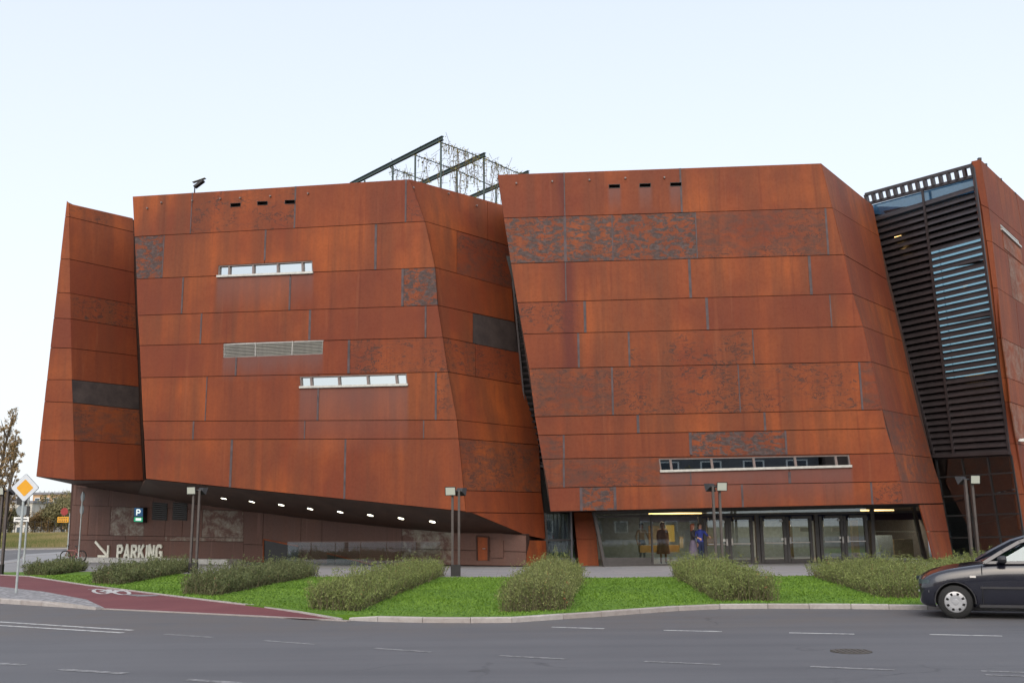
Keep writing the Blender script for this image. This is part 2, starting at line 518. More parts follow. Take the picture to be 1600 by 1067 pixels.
# traced openings
W1 = [(341, 415), (488, 407), (489, 427), (340, 433)]
W2 = [(468, 588), (635, 583), (637, 602), (469, 606)]
WV = [(349, 537), (505, 531), (504, 553), (349, 559)]
W3 = [(1029, 716), (1327, 710), (1330, 729), (1032, 737)]
slotsL = [[(360, 318), (376, 317), (376, 323), (360, 324)], [(402, 315), (418, 314.5), (418, 320.5), (402, 321)], [(445, 313), (461, 312.5), (461, 318.5), (445, 319)]]
slotsR = [[(951, 288.5), (969, 288), (969, 294), (951, 294.5)], [(999, 287), (1017, 286.5), (1017, 292.5), (999, 293)], [(1047, 285.5), (1065, 285), (1065, 291), (1047, 291.5)]]
cutL = [cutter(PL, q) for q in [W1, W2, WV] + slotsL]
cutR = [cutter(PR, q) for q in [W3] + slotsR]

# --- left block, front
def wash(plane, q, L):
    a, b = plane.hit(*q[3]), plane.hit(*q[2]); return (a.x, b.x, max(a.z, b.z), L)
wsL = [wash(PL, W1, 1.7), wash(PL, W2, 3.0), wash(PL, WV, 1.1)]; wsR = [wash(PR, W3, 1.6)] + [wash(PR, q, 1.2) for q in slotsR]
for k_ in ('plain', 'spots'): M['L_' + k_] = corten('corten_left_front_' + k_, k_, None, wsL)
Lx = lambda y: 207 + (y - 307) * (228 - 207) / 441.0
LL = [(207, 307), (210, 370), (213, 436), (215, 493), (218, 540), (220, 590), (223, 658), (225, 687), (228, 748)]
LR = [(640, 280), (664, 346), (680, 418), (684, 477), (692, 527), (700, 581), (714, 656), (717, 685), (728, 799)]
coreL_bottom_front = [PL.hit(228, 748), PL.hit(728, 799)]
back = Vector((2.0, 24, 0))
sR_b = PS.hit(822, 836)
topl, topf, topr = PL.hit(207, 307), PL.hit(640, 280), PS.hit(800, 324)
bl_, bf_ = PL.hit(228, 748), PL.hit(728, 799)
zb = PW1.hit(822, 836).z
coreL = core('wall', [bl_, bf_, sR_b, sR_b + Vector((2, 16, 0)), Vector((bl_.x + 2, bl_.y + 22, bl_.z - .4))],
             [topl, topf, topr, Vector((topr.x + 2, topr.y + 16, topr.z)), Vector((topl.x + 2, topl.y + 22, topl.z))], cutL)
clad(PL, LL, LR, [[299, 461, 634], [255, 414, 587], [285, 453, 629], [314, 484, 665], [369, 545], [322, 497, 681], [302, 476, 662], [361, 539]],
     coreL, {(1, 0): 'scaled', (2, 3): 'scaled', (0, 1): 'spots', (0, 2): 'plain', (4, 2): 'spots', (0, 3): 'spots', (5, 3): 'spots'}, cuts=cutL, matset='L_')
# --- left block, side face
SL = LR[:8] + [(725, 766), (728.5, 800)]
SR = [(800, 324), (800, 386), (800, 451), (804, 503), (812, 551), (816, 601), (838, 669), (842, 695), (846, 769), (850, 802)]
clad(PS, SL, SR, [[762], [714], [], [739], [743], [], [], [], []],
     coreL, {(3, 1): 'dark', (4, 0): 'spots', (4, 1): 'spots', (7, 0): 'mottled', (1, 1): 'mottled'}, strips=False)
panel(PS, [(736, 800.5), (850, 802), (852, 842), (822, 836)], M['c_plain'], coreL)
panel(PS, [(822, 843), (853, 844), (855, 884), (822, 884)], M['c_plain'], coreL)
core('wall', [gnd(822, 884, ZP), gnd(855, 884, ZP), gnd(855, 884, ZP) + Vector((1, 5, 0)), gnd(822, 884, ZP) + Vector((-1, 5, 0))],
     [PS.hit(822, 836), PS.hit(852, 800), PS.hit(852, 800) + Vector((1, 5, 0)), PS.hit(822, 836) + Vector((-1, 5, 0))])
# --- right block, front
RL = [(777, 273), (787, 341), (798, 412), (808, 473), (817, 522), (826.5, 576), (835.5, 651), (840.5, 680), (847, 717), (856, 762), (860, 799)]
RR = [(1283, 255), (1301, 325), (1319, 398), (1333, 459), (1349, 510), (1362, 565), (1379, 640), (1385, 669), (1397, 708), (1407, 752), (1412, 787)]
M['c_streak'] = corten('corten_streaked', 'plain', PR.hit(888, 480).x)
for k_ in ('plain', 'mottled'): M['R_' + k_] = corten('corten_right_front_' + k_, k_, None, wsR)
M['c_streakspots'] = corten('corten_streaked_spots', 'spots', PR.hit(888, 480).x)
RB = [PR.hit(860, 799), PR.hit(1412, 787), PRS.hit(1474, 786)]
RT = [PR.hit(777, 273), PR.hit(1283, 255), PRS.hit(1364, 320)]
coreR = core('wall', RB + [RB[2] + Vector((3, 14, 0)), RB[0] + Vector((3, 20, 0))],
             RT + [RT[2] + Vector((3, 14, 0)), RT[0] + Vector((3, 20, 0))], cutR)
clad(PR, RL, RR, [[882, 1064], [883, 957, 1088, 1292], [884, 1078, 1266], [914, 1105, 1298], [904, 983, 1177], [957, 1155, 1345], [997, 1195], [881, 1079, 1228], [881, 1079, 1233], [908, 961, 1160, 1362]],
     coreR, {(0, 0): 'streak', (0, 1): 'plain', (1, 0): 'scaled', (1, 1): 'scaled', (1, 2): 'scaled', (1, 3): 'mottled', (1, 4): 'plain', (2, 0): 'streak', (2, 1): 'streak',
             (3, 0): 'streakspots', (4, 0): 'streak', (4, 1): 'plain', (4, 2): 'spots', (5, 0): 'mottled', (5, 1): 'spots', (5, 2): 'spots', (5, 3): 'mottled',
             (7, 0): 'mottled', (7, 2): 'scaled', (8, 0): 'mottled', (8, 1): 'mottled', (9, 1): 'scaled', (9, 4): 'spots'}, cuts=cutR, matset='R_')
# --- right block, side face
QL = RR[:6] + [RR[6], RR[8], RR[9], RR[10]]
QR = [(1364, 321), (1374, 370), (1386, 437), (1399, 487), (1410, 533), (1421, 584), (1437, 651), (1455, 715), (1468, 755), (1474, 786)]
clad(PRS, QL, QR, [[], [], [], [], [1384], [], [], [], []], coreR,
     {(4, 0): 'plain', (5, 0): 'plain', (6, 0): 'mottled', (7, 0): 'mottled'}, strips=False)
clad(PRS, [(1437, 788), (1449, 830), (1460, 874)], [(1474, 787), (1482, 830), (1490, 873)], [[], []], coreR, strips=False)
for c in cutL + cutR: bpy.data.objects.remove(c[2])
# slots
for plane, qs in ((PL, slotsL), (PR, slotsR)):
    for q in qs:
        P = [plane.to2(plane.hit(*p)) for p in q]
        m = MB(); ip = inset(P, .012)
        for i in range(4): m.prism([plane.to3(x, .01) for x in (P[i], P[(i + 1) % 4], ip[(i + 1) % 4], ip[i])], plane.n, .3)
        m.prism([plane.to3(x, -.3) for x in P], plane.n, .02)
        m.build('vent_slot', M['black'], bld)
# windows
strip_window(PL, W1, None, M['g_sky'], [.105, .37, .635, .90], M['wframe'])
strip_window(PL, W2, None, M['g_sky'], [.095, .365, .64, .91], M['wframe'])
strip_window(PR, W3, None, M['g_mid'], [.055, .275, .50, .72, .935], M['wframe'])
w = strip_window(PL, WV, None, M['black'], [], M['alu'], sill=False, depth=.2, label='pale metal ventilation grille set in the left block')
w.name = 'vent_grille'
P = [PL.to2(PL.hit(*p)) for p in WV]
for k in range(9):
    a, b = lerp2(P[0], P[3], (k + .7) / 9.6), lerp2(P[1], P[2], (k + .7) / 9.6)
    m = MB(); A, B = PL.to3(a, -.03), PL.to3(b, -.03)
    m.bar(A, B, .09, .022, up=(PL.n * .6 + Vector((0, 0, 1))).normalized())
    m.build('slat', M['sill'], w)
m = MB()
for f in (.33, .70):
    m.bar(PL.to3(lerp2(P[0], P[1], f), .012), PL.to3(lerp2(P[3], P[2], f), .012), .03, .03)
m.build('frame', M['alu'], w)

# --- far right block
F0, F1 = (1518, 252), (1592, 827)
FLs = [(1518, 252), (1533, 320), (1541, 376), (1551, 450), (1559, 528), (1564, 590), (1570, 628), (1577, 693), (1585, 772), (1592, 827)]
FRs = [(1532, 249), (1545, 326), (1550.5, 378), (1559, 450), (1566.5, 528), (1575, 590), (1579, 628), (1590, 693), (1602, 772), (1612, 827)]
topF = [PF.hit(1518, 252), PFM.hit(1532, 249)]
farT = topF[1] + Vector((math.cos(R_(50)), math.sin(R_(50)), 0)) * 16
botF = [PF.hit(1592, 827), PFM.hit(1612, 827)]
farB = botF[1] + Vector((math.cos(R_(50)), math.sin(R_(50)), 0)) * 16
fw_cut = []
WF = [(1562.5, 349), (1594, 378), (1596, 413), (1567.5, 388)]
cutF = [cutter(PFM, [(1563, 349), (1593, 377), (1594, 387), (1564, 359)])]
coreF = core('wall', [botF[0], botF[1], farB, farB + Vector((12, 12, 0)), botF[0] + Vector((10, 16, 0))],
             [topF[0], topF[1], farT, farT + Vector((12, 12, 0)), topF[0] + Vector((10, 16, 0))], cutF, mat=M['c_plain'])
clad(PF, FLs, FRs, [[] for _ in range(9)], coreF, strips=False)
def px(p): return project(p)
def along(p, d): return p + Vector((math.cos(R_(50)), math.sin(R_(50)), 0)) * d
fm = []
for p in FRs: fm.append(PFM.hit(*p))
for i in range(len(fm) - 1):
    for k, (d0, d1) in enumerate(((0, 2.6), (2.6, 6.2), (6.2, 10.2), (10.2, 16))):
        d0_, d1_ = d0 + (.5 if i % 2 and k else 0), d1 + (.5 if i % 2 and k < 3 else 0)
        q = [px(along(fm[i], d0_)), px(along(fm[i], d1_)), px(along(fm[i + 1], d1_)), px(along(fm[i + 1], d0_))]
        panel(PFM, q, M['c_stained'] if (i, k) in ((2, 1), (4, 0), (6, 0), (4, 1)) else M['c_plain'], coreF, cuts=cutF, off=random.uniform(-.01, .004))
bpy.data.objects.remove(cutF[0][2])
strip_window(PFM, [(1563, 349), (1593, 377), (1594, 387), (1564, 359)], None, M['black'], [], M['white'], depth=.2)
panel(PFM, [(1566, 363), (1595, 391), (1597, 413), (1568.5, 388)], M['c_stained'], coreF, off=.02)
for xx, yy in ((1532, 249), (1541, 258), (1564, 281), (1586, 303)):
    a = PFM.hit(xx, yy); MB().box(a + Vector((0, .1, .03)), (.14, .14, .12)).build('roof_clip', M['black'], bld)
# a bracket on the far right block
fl = empty('wall_floodlight', PFM.hit(1592, 692), 'small white floodlight fixed low on the far right block at the picture edge', 'lamp')
q0 = PFM.hit(1592, 688) + PFM.n * .18
MB().box(q0, (.42, .2, .12), R_(50)).build('lamp_body', M['white'], fl)
MB().box(q0 - PFM.n * .14, (.08, .14, .06), R_(50)).build('bracket', M['white'], fl)

# --- far left block
AL = [(104, 313), (103, 339), (96.5, 405), (88.5, 457), (82, 497), (76, 543), (71, 593), (66.5, 627), (60.5, 687), (56, 744)]
AL = [(104 - 48 * (y - 313) / 431.0, y) for (_, y) in AL]
AF = [(108, 318), (108.5, 339), (109, 405), (109.5, 458), (110.5, 498), (111.5, 544), (112.5, 593), (114, 629), (116, 688), (117, 750)]
AR = [(208, 341), (209, 363), (210, 426), (212, 476), (213, 514), (215, 556), (217, 604), (218, 640), (221, 695), (224, 750)]
AT = [PA.hit(104, 313), PA.hit(108, 318), PAM.hit(212, 342)]
AB = [PA.hit(56, 744), PA.hit(117, 750), PAM.hit(225, 752)]
coreA = core('wall', AB + [AB[2] + Vector((1, 10, 0)), w_l + Vector((0, 3, AB[0].z - ZP))],
             AT + [AT[2] + Vector((1, 10, 0)), AT[0] + Vector((2, 17, 0))])
clad(PA, AL, AF, [[] for _ in range(9)], coreA, strips=False)
clad(PAM, AF, AR, [[] for _ in range(9)], coreA, {(6, 0): 'dark', (7, 0): 'mottled', (3, 0): 'spots', (0, 0): 'spots', (8, 0): 'plain'}, strips=False)

# --- soffits
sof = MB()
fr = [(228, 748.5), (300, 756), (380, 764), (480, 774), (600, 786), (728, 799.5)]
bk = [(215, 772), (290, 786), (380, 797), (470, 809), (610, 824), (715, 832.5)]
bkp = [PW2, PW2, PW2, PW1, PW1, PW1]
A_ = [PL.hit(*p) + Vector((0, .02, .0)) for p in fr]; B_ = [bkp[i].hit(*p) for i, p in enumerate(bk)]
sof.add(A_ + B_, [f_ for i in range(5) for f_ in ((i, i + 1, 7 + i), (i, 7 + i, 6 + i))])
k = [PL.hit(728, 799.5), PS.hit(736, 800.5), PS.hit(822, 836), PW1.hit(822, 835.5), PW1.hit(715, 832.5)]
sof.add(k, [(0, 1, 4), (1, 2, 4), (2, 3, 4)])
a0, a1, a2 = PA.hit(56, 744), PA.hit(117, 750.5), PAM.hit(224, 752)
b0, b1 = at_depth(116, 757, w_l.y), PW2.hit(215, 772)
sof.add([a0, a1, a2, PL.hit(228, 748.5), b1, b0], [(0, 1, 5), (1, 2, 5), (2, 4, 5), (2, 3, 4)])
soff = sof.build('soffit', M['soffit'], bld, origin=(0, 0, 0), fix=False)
bvh = BVHTree.FromPolygons([v.co[:] for v in soff.data.vertices], [p.vertices[:] for p in soff.data.polygons])
soff.location = -wloc(bld)
_cw = wloc(coreL)
bvc = BVHTree.FromPolygons([(v.co + _cw)[:] for v in coreL.data.vertices], [p.vertices[:] for p in coreL.data.polygons])
for (x, y) in ((350, 777), (394, 782), (440, 787), (485, 793), (532, 798), (579, 803), (627, 808), (676, 813)):
    h, n, _, _ = bvh.ray_cast(CO, ray(x, y))
    h2, n2, _, _ = bvc.ray_cast(CO, ray(x, y))
    if h2 is not None and (h is None or (h2 - CO).length < (h - CO).length): h, n = h2, n2
    if h is None: continue
    if n.z > 0: n = -n
    m = MB().tube(h + n * .004, h + n * .05, .17, .17, 20)
    r = m.build('downlight', M['frame'], soff)
    MB().tube(h + n * .051, h + n * .056, .13, .13, 20).build('lamp_glass', M['lamp_on'], soff)

# --- podium walls
def wall_box(plane, q, t, name='wall', mat=None):
    return MB().prism([plane.hit(*p, -.08) for p in q], plane.n, t).build(name, mat or M['backing'], bld)
wd = wall_box(PW2, [(112, 752), (380, 790), (380, 878), (106, 870)], .3)
wl_ = wall_box(PW1, [(380, 790), (822, 834), (822, 885), (380, 878)], .3)
lftd = PW2.hit(110, 870)
MB().add([*(p for p in ([w_l + Vector((0, 0, -.1)), w_l + Vector((3, 12, -.1)), w_l + Vector((3, 12, 4.6)), w_l + Vector((0, 0, 4.6))]))], [(0, 1, 2, 3)]).build('wall', M['c_base'], bld, fix=False)
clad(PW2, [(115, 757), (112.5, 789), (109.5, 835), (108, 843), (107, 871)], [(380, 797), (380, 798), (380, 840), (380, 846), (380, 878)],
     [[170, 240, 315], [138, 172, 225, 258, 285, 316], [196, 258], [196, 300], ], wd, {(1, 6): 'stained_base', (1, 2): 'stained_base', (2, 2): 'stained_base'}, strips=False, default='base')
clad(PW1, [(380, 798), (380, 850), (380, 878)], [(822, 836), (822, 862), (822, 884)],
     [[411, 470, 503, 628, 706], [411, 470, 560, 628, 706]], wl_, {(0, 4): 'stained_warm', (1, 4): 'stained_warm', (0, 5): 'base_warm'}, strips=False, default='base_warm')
# vents in the dark wall, slightly proud boxes of slats
for (x0, x1) in ((239, 262), (271, 293)):
    q = [(x0, 784), (x1, 786), (x1 - 1, 813), (x0 - 1, 812)]
    P = [PW2.to2(PW2.hit(*p)) for p in q]
    f = MB().prism([PW2.to3(p, .01) for p in P], PW2.n, .06).build('vent', M['black'], bld)
    for k in range(9):
        a, b = lerp2(P[0], P[3], (k + .5) / 9), lerp2(P[1], P[2], (k + .5) / 9)
        MB().bar(PW2.to3(a, .04), PW2.to3(b, .04), .07, .015, up=(PW2.n * .8 + Vector((0, 0, 1))).normalized()).build('slat', M['frame'], f)
# parking ramp openings in the light wall
for q in ([(412, 842), (466, 853), (466, 879), (412, 878)], [(511, 864), (582, 881.5), (582, 883), (511, 881)]):
    P = [PW1.hit(*p, .012) for p in q]
    o = MB().prism(P, PW1.n, .05).build('opening', M['black'], bld)
    m = MB()
    for i in (0, 3) if q[0][0] == 412 else (0,):
        m.bar(P[i], P[(i + 1) % 4], .08, .06)
    m.build('reveal', M['c_plain'], o)
# orange door
q = [(745, 837), (763.5, 838.5), (763.5, 875), (746, 875)]
P = [PW1.hit(*p, .03) for p in q]
d = MB().prism(P, PW1.n, .06).build('door', M['c_plain'], bld); d['label'] = 'narrow orange rust steel door in the recessed wall'
m = MB(); up = Vector((0, 0, 1))
for i in (0, 1, 3): m.bar(P[i] + PW1.n * .02, P[(i + 1) % 4] + PW1.n * .02, .06, .06)
m.build('door_frame', M['backing'], d)
MB().tube((P[1] + P[2]) / 2 + PW1.n * .08 - PW1.u * .12, (P[1] + P[2]) / 2 + PW1.n * .08 - PW1.u * .25, .015).build('handle', M['alu'], d)
MB().prism([PW1.hit(*p, .05) for p in ((767, 842), (786, 844), (786, 871), (767, 871))], PW1.n, .07).build('access_panel', M['c_base'], bld)
# plinth of the dark wall
a, b = PW2.hit(128, 871), PW2.hit(378, 878)
a.z = b.z = ZP
for k in range(9):
    p, q = a.lerp(b, k / 9), a.lerp(b, (k + 1) / 9)
    dd = (q - p).normalized()
    MB().bar(p + PW2.n * .45 + up * .11 + dd * .01, q + PW2.n * .45 + up * .11 - dd * .01, .9, .24).build('plinth_block', M['sill'], bld)
# glass balustrade before the light wall
bal = empty('glass_balustrade', gnd(590, 886, ZP), 'clear glass balustrade along the ramp before the light recessed wall', 'railing')
pa, pb = PW1.hit(468, 880) + PW1.n * .9, PW1.hit(706, 884) + PW1.n * .9
pa.z = pb.z = ZP
for k in range(6):
    p, q = pa.lerp(pb, k / 6), pa.lerp(pb, (k + 1) / 6); dd = (q - p).normalized() * .02
    MB().bar(p + dd + up * .52, q - dd + up * .52, .02, 1.0).build('pane', M['g_rail'], bal)
MB().bar(pa + up * 1.04, pb + up * 1.04, .03, .02).build('handrail', M['wframe'], bal)

# --- lettering and arrow
LA, LB = PW2.to2(PW2.hit(184, 872.5)), PW2.to2(PW2.hit(256.5, 874))
LH = PW2.to2(PW2.hit(184, 851))[1] - LA[1]
LWd = LB[0] - LA[0]
sign = empty('parking_lettering', PW2.hit(220, 872), 'large pale PARKING lettering standing on the dark recessed wall', 'sign')
STK = {  # strokes on a 0..1 x 0..1 box
    'P': [[(.12, 0), (.12, 1)], [(.12, .93), (.7, .93), (.88, .80), (.88, .60), (.7, .47), (.12, .47)]],
    'A': [[(.05, 0), (.5, 1), (.95, 0)], [(.22, .28), (.78, .28)]],
    'R': [[(.12, 0), (.12, 1)], [(.12, .93), (.7, .93), (.88, .80), (.88, .62), (.7, .5), (.12, .5)], [(.5, .5), (.92, 0)]],
    'K': [[(.12, 0), (.12, 1)], [(.9, 1), (.16, .42)], [(.38, .58), (.95, 0)]],
    'I': [[(.5, 0), (.5, 1)]],
    'N': [[(.12, 0), (.12, 1), (.88, 0), (.88, 1)]],
    'G': [[(.9, .80), (.72, .94), (.3, .94), (.12, .78), (.12, .22), (.3, .06), (.72, .06), (.9, .2), (.9, .48), (.55, .48)]]}
wds = {'I': .4}
tot = sum(wds.get(c, 1) for c in 'PARKING'); xx = LA[0]
for c in 'PARKING':
    wch = LWd * wds.get(c, 1) / tot; cw = wch * (.80 if c != 'I' else .8)
    m = MB(); up3 = PW2.n
    for st in STK[c]:
        pts = [PW2.to3((xx + p[0] * cw, LA[1] + p[1] * LH), .06) for p in st]
        for i in range(len(pts) - 1):
            dd = (pts[i + 1] - pts[i]).normalized() * .035
            m.bar(pts[i] - dd * (i > 0), pts[i + 1] + dd * (i < len(pts) - 2), .15 if c != 'I' else .15, .06 + .002 * i, up=PW2.n)
    m.build('letter', M['letter'], sign)
    xx += wch
ar = empty('arrow_sign', PW2.hit(165, 870), 'pale slanting arrow pointing down right beside the parking lettering', 'sign')
H = lambda x, y: PW2.hit(x, y, .06)
m = MB(); m.bar(H(149, 846), H(168, 868), .13, .06, up=PW2.n); m.build('arrow_shaft', M['letter'], ar)
m = MB(); m.bar(H(169.5, 851.5), H(168.5, 871), .13, .065, up=PW2.n); m.bar(H(153, 869), H(168.5, 869.5), .15, .06, up=PW2.n); m.build('arrow_head', M['letter'], ar)
# P sign
ps = empty('parking_sign', PW2.hit(216, 815), 'small lit blue parking sign with green lower panel on the dark wall', 'sign')
def slab(plane, q, off, t, name, mat, parent): return MB().prism([plane.hit(*p, off) for p in q], plane.n, t).build(name, mat, parent)
slab(PW2, [(209, 792), (224, 793), (223.5, 816), (208.5, 815)], .25, .24, 'sign_case', M['black'], ps)
M['blue_sign'] = emit('blue_sign_face', (.03, .19, .45), .09)
slab(PW2, [(210, 793), (223, 794), (223, 806.5), (210, 806)], .262, .01, 'blue_face', M['blue_sign'], ps)
slab(PW2, [(209.5, 807.5), (223, 808), (222.5, 815), (209, 814.5)], .262, .01, 'green_face', M['green_on'], ps)
slab(PW2, [(212, 809), (220.5, 809.3), (220.3, 813), (211.8, 812.8)], .27, .007, 'display', M['white_on'], ps)
m = MB(); HH = lambda x, y: PW2.hit(x, y, .27)
m.bar(HH(213.6, 804.5), HH(213.8, 795.5), .07, .012, up=PW2.n)
for a, b in (((213.8, 796), (217.5, 796.2)), ((217.5, 796), (219, 798)), ((219, 797.5), (219, 799.6)), ((219, 799), (217.5, 801)), ((217.5, 800.7), (213.8, 800.5))):
    m.bar(HH(*a), HH(*b), .065, .012, up=PW2.n)
m.build('letter', M['white_on'], ps)

# --- louvred wall and the glass under it
vtop = [(1366, 331), (1521, 282)]; vbot = [(1460, 711), (1576, 704)]
lw = empty('louvred_wall', PV.hit(1500, 860), 'tall dark wall of slanted metal louvres between the two right blocks', 'facade')
lw.name = 'louvred_facade'
hdr = [(1357, 305), (1519, 260), (1521, 281), (1362, 327)]
NB = 39
e = 6
for k in range(NB):
    f = (k + 1.1) / (NB + .4)
    a = (1366 + (1462 - 1366) * f, 331 + (712 - 331) * f); b = (1521 + (1578 - 1521) * f, 282 + (706 - 282) * f)
    A, B = PV.hit(*a, -.02), PV.hit(*b, -.02)
    upv = (PV.n * 1.25 + Vector((0, 0, 1))).normalized()
    m = MB(); d = (B - A).normalized(); y = upv.cross(d).normalized(); z = d.cross(y)
    A = A - d * .15
    # lens section blade
    vs = []
    for P in (A, B):
        for (yy, zz) in ((-.175, 0), (-.08, .045), (.08, .045), (.175, 0), (.08, -.036), (-.08, -.036)):
            vs.append(P + y * yy + z * zz)
    m.add(vs, [(i, (i + 1) % 6, 6 + (i + 1) % 6, 6 + i) for i in range(6)] + [(5, 4, 3, 2, 1, 0), (6, 7, 8, 9, 10, 11)])
    m.build('louvre_blade', M['louvre'], lw)
# header frame with square openings
m = MB()
m.bar(PV.hit(1352, 304.5, -.05), PV.hit(1519, 258.5, -.05), .12, .15); m.bar(PV.hit(1355, 319, -.05), PV.hit(1522, 275.5, -.05), .12, .14)
m.build('header_beam', M['louvre'], lw)
for k in range(15):
    f = k / 14
    a, b = PV.hit(1353, 305, -.05).lerp(PV.hit(1519, 259, -.05), f), PV.hit(1356, 318, -.05).lerp(PV.hit(1522, 275, -.05), f)
    MB().bar(a, b, .12, .25, up=PV.n).build('header_web', M['louvre'], lw)
M['g_blue'] = glass('blue_clerestory_glass', (.7, .85, .95), .10)
M['bluegrey'] = simple('blue_grey_sky_blocker', (.16, .27, .38), .6)
slab(PV, [(1358, 322), (1521, 279), (1524, 300), (1366, 340)], -.25, .02, 'pane', M['g_blue'], lw)
slab(PV, [(1345, 325), (1523, 278), (1528, 306), (1366, 345)], -.6, .05, 'sky_blocker', M['bluegrey'], lw)  # added opaque board: keeps white sky out of the clerestory, tints it blue
for x0, y0, x1, y1 in ((1356, 319, 1460, 713), (1441, 296, 1490, 710), (1521, 262, 1577, 706)):
    MB().bar(PV.hit(x0, y0, .10), PV.hit(x1, y1, .10), .09, .10, up=PV.n).build('mullion', M['louvre'], lw)
MB().bar(PV.hit(1459, 713, .05), PV.hit(1578, 707, .05), .26, .14).build('bottom_rail', M['louvre'], lw)
# behind: dark cladding at the left, tall panes at the right
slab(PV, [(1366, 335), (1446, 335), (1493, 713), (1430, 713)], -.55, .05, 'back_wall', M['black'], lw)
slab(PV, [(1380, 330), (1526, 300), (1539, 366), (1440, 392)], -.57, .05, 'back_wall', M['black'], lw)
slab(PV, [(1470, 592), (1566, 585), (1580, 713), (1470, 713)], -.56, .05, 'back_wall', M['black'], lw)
M['g_clear'] = glass('pale_blue_clear_glass', (.50, .64, .69), .06)
for (x0, x1, X0, X1) in ((1445, 1458, 1476, 1489), (1460, 1528, 1491, 1562)):
    for (f0, f1) in ((0, .32), (.32, .66), (.66, 1)):
        L0 = lambda f, a, b: (a + (b - a) * f, 335 + 260 * f)
        slab(PV, [L0(f0, x0, X0), L0(f0, x1 + 3, X1 + 3), L0(f1, x1 + 3, X1 + 3), L0(f1, x0, X0)], -.50, .02, 'pane', M['g_clear'], lw)
for f in (.0, .33, .66, .97):
    MB().bar(PV.hit(1445 + 31 * f, 335 + 260 * f, -.45), PV.hit(1533 + 31 * f, 335 + 255 * f - 12, -.45), .08, .10).build('mullion', M['black'], lw)
# warm lamps seen between the blades
for (x, y, w_) in ((1403, 370, .35), (1410, 384, .2), (1505, 445, .2), (1520, 577, .9)):
    p = PV.hit(x, y, -.4)
    MB().bar(p - PV.u * w_ / 2, p + PV.u * w_ / 2, .04, .05).build('strip_lamp', M['strip_on'], lw)
# lower glazing
lg = empty('ground_floor_glazing', PV.hit(1530, 868), 'dark gridded ground floor glazing under the louvred wall', 'facade')
ys = [(1462, 717, 1580, 711), (1466, 746, 1583, 738), (1471, 776, 1588, 770), (1477, 806, 1592, 802), (1484, 840, 1598, 838), (1489, 874, 1606, 878)]
for i in range(5):
    a, b = ys[i], ys[i + 1]
    for (f0, f1) in ((0, .34), (.34, .68), (.68, 1.0)):
        P = lambda r, f: (r[0] + (r[2] - r[0]) * f, r[1] + (r[3] - r[1]) * f)
        pts = [PV.to2(PV.hit(*P(a, f0))), PV.to2(PV.hit(*P(a, f1))), PV.to2(PV.hit(*P(b, f1))), PV.to2(PV.hit(*P(b, f0)))]
        MB().prism([PV.to3(x, -.05) for x in inset(pts, .03)], PV.n, .02).build('pane', M['g_door'], lg)
    MB().bar(PV.hit(a[0], a[1], -.02), PV.hit(a[2], a[3], -.02), .07, .07).build('transom', M['black'], lg)
for f in (0, .34, .68, 1.0):
    MB().bar(PV.hit(ys[0][0] + 118 * f, ys[0][1] - 6 * f, -.03), PV.hit(ys[5][0] + 117 * f, ys[5][1] + 4 * f, -.03), .07, .08, up=PV.n).build('mullion', M['black'], lg)
slab(PV, [(1430, 700), (1640, 700), (1640, 878), (1460, 874)], -3.2, .1, 'back_wall', M['frame'], lg)
# side and top closing of the recess
cV = core('wall', [PV.hit(1440, 713, -1.0), PV.hit(1492, 710, -1.0), PV.hit(1492, 710, -6), PV.hit(1440, 713, -6)],
          [PV.hit(1352, 338, -1.0), PV.hit(1443, 330, -1.0), PV.hit(1443, 330, -6), PV.hit(1352, 338, -6)], inset_y=0)

# --- narrow louvred gap between the two big blocks
gp = empty('louvred_gap', at_depth(850, 880, gnd(850, 884, ZP).y + 2.5), 'narrow strip of dark louvres in the gap between the two main blocks', 'facade')
gy = gnd(850, 884, ZP).y + 1.0
PG = Plane(at_depth(830, 700, gy), (0.05, -1, 0))
for k in range(30):
    y = 448 + (728 - 448) * (k + .5) / 30
    xl = 800 + (y - 440) * 28 / 287; xr = RL[0][0]
    xr = 803 + (y - 440) * (852 - 803) / 290 + 8
    A, B = PG.hit(xl, y), PG.hit(xr, y)
    MB().bar(A, B, .16, .045, up=(Vector((0, -.8, 1))).normalized()).build('louvre_blade', M['louvre'], gp)
MB().bar(PG.hit(801, 440, .08), PG.hit(829, 729, .08), .07, .12, up=PG.n).build('frame', M['louvre'], gp)
MB().bar(PG.hit(828, 728, .08), PG.hit(856, 728, .08), .10, .10).build('frame', M['louvre'], gp)
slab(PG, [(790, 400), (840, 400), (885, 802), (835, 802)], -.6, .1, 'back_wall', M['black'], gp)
slab(PG, [(843, 733), (858, 733), (866, 800), (851, 800)], -.02, .03, 'pane', M['g_door'], gp)
# curtained window
cw = empty('curtained_window', gnd(878, 884, ZP) + Vector((0, .5, 0)), 'tall dark window with hanging curtains left of the slanted rust pillar', 'window')
PC = Plane(gnd(878, 884, ZP) + Vector((0, .6, 0)), (0.02, -1, 0))
for q in ([(850, 802), (900, 802), (903, 842), (853, 842)], [(853, 845), (903, 845), (906, 884), (855, 884)]):
    slab(PC, q, 0, .02, 'pane', M['g_door'], cw)
MB().bar(PC.hit(850, 843.5, .04), PC.hit(906, 843.5, .04), .08, .09).build('transom', M['black'], cw)
MB().bar(PC.hit(852, 801, .04), PC.hit(857, 884, .04), .08, .10, up=PC.n).build('mullion', M['black'], cw)
M['curtain'] = simple('grey_curtain', (.14, .15, .145), .9)
m = MB(); vs = []
n = 90
for i in range(n + 1):
    f = i / n
    for y in (803, 884):
        p = PC.hit(853 + 56 * f, y); p.y += .35 + .07 * math.sin(f * 58) + .03 * math.sin(f * 23)
        vs.append(p)
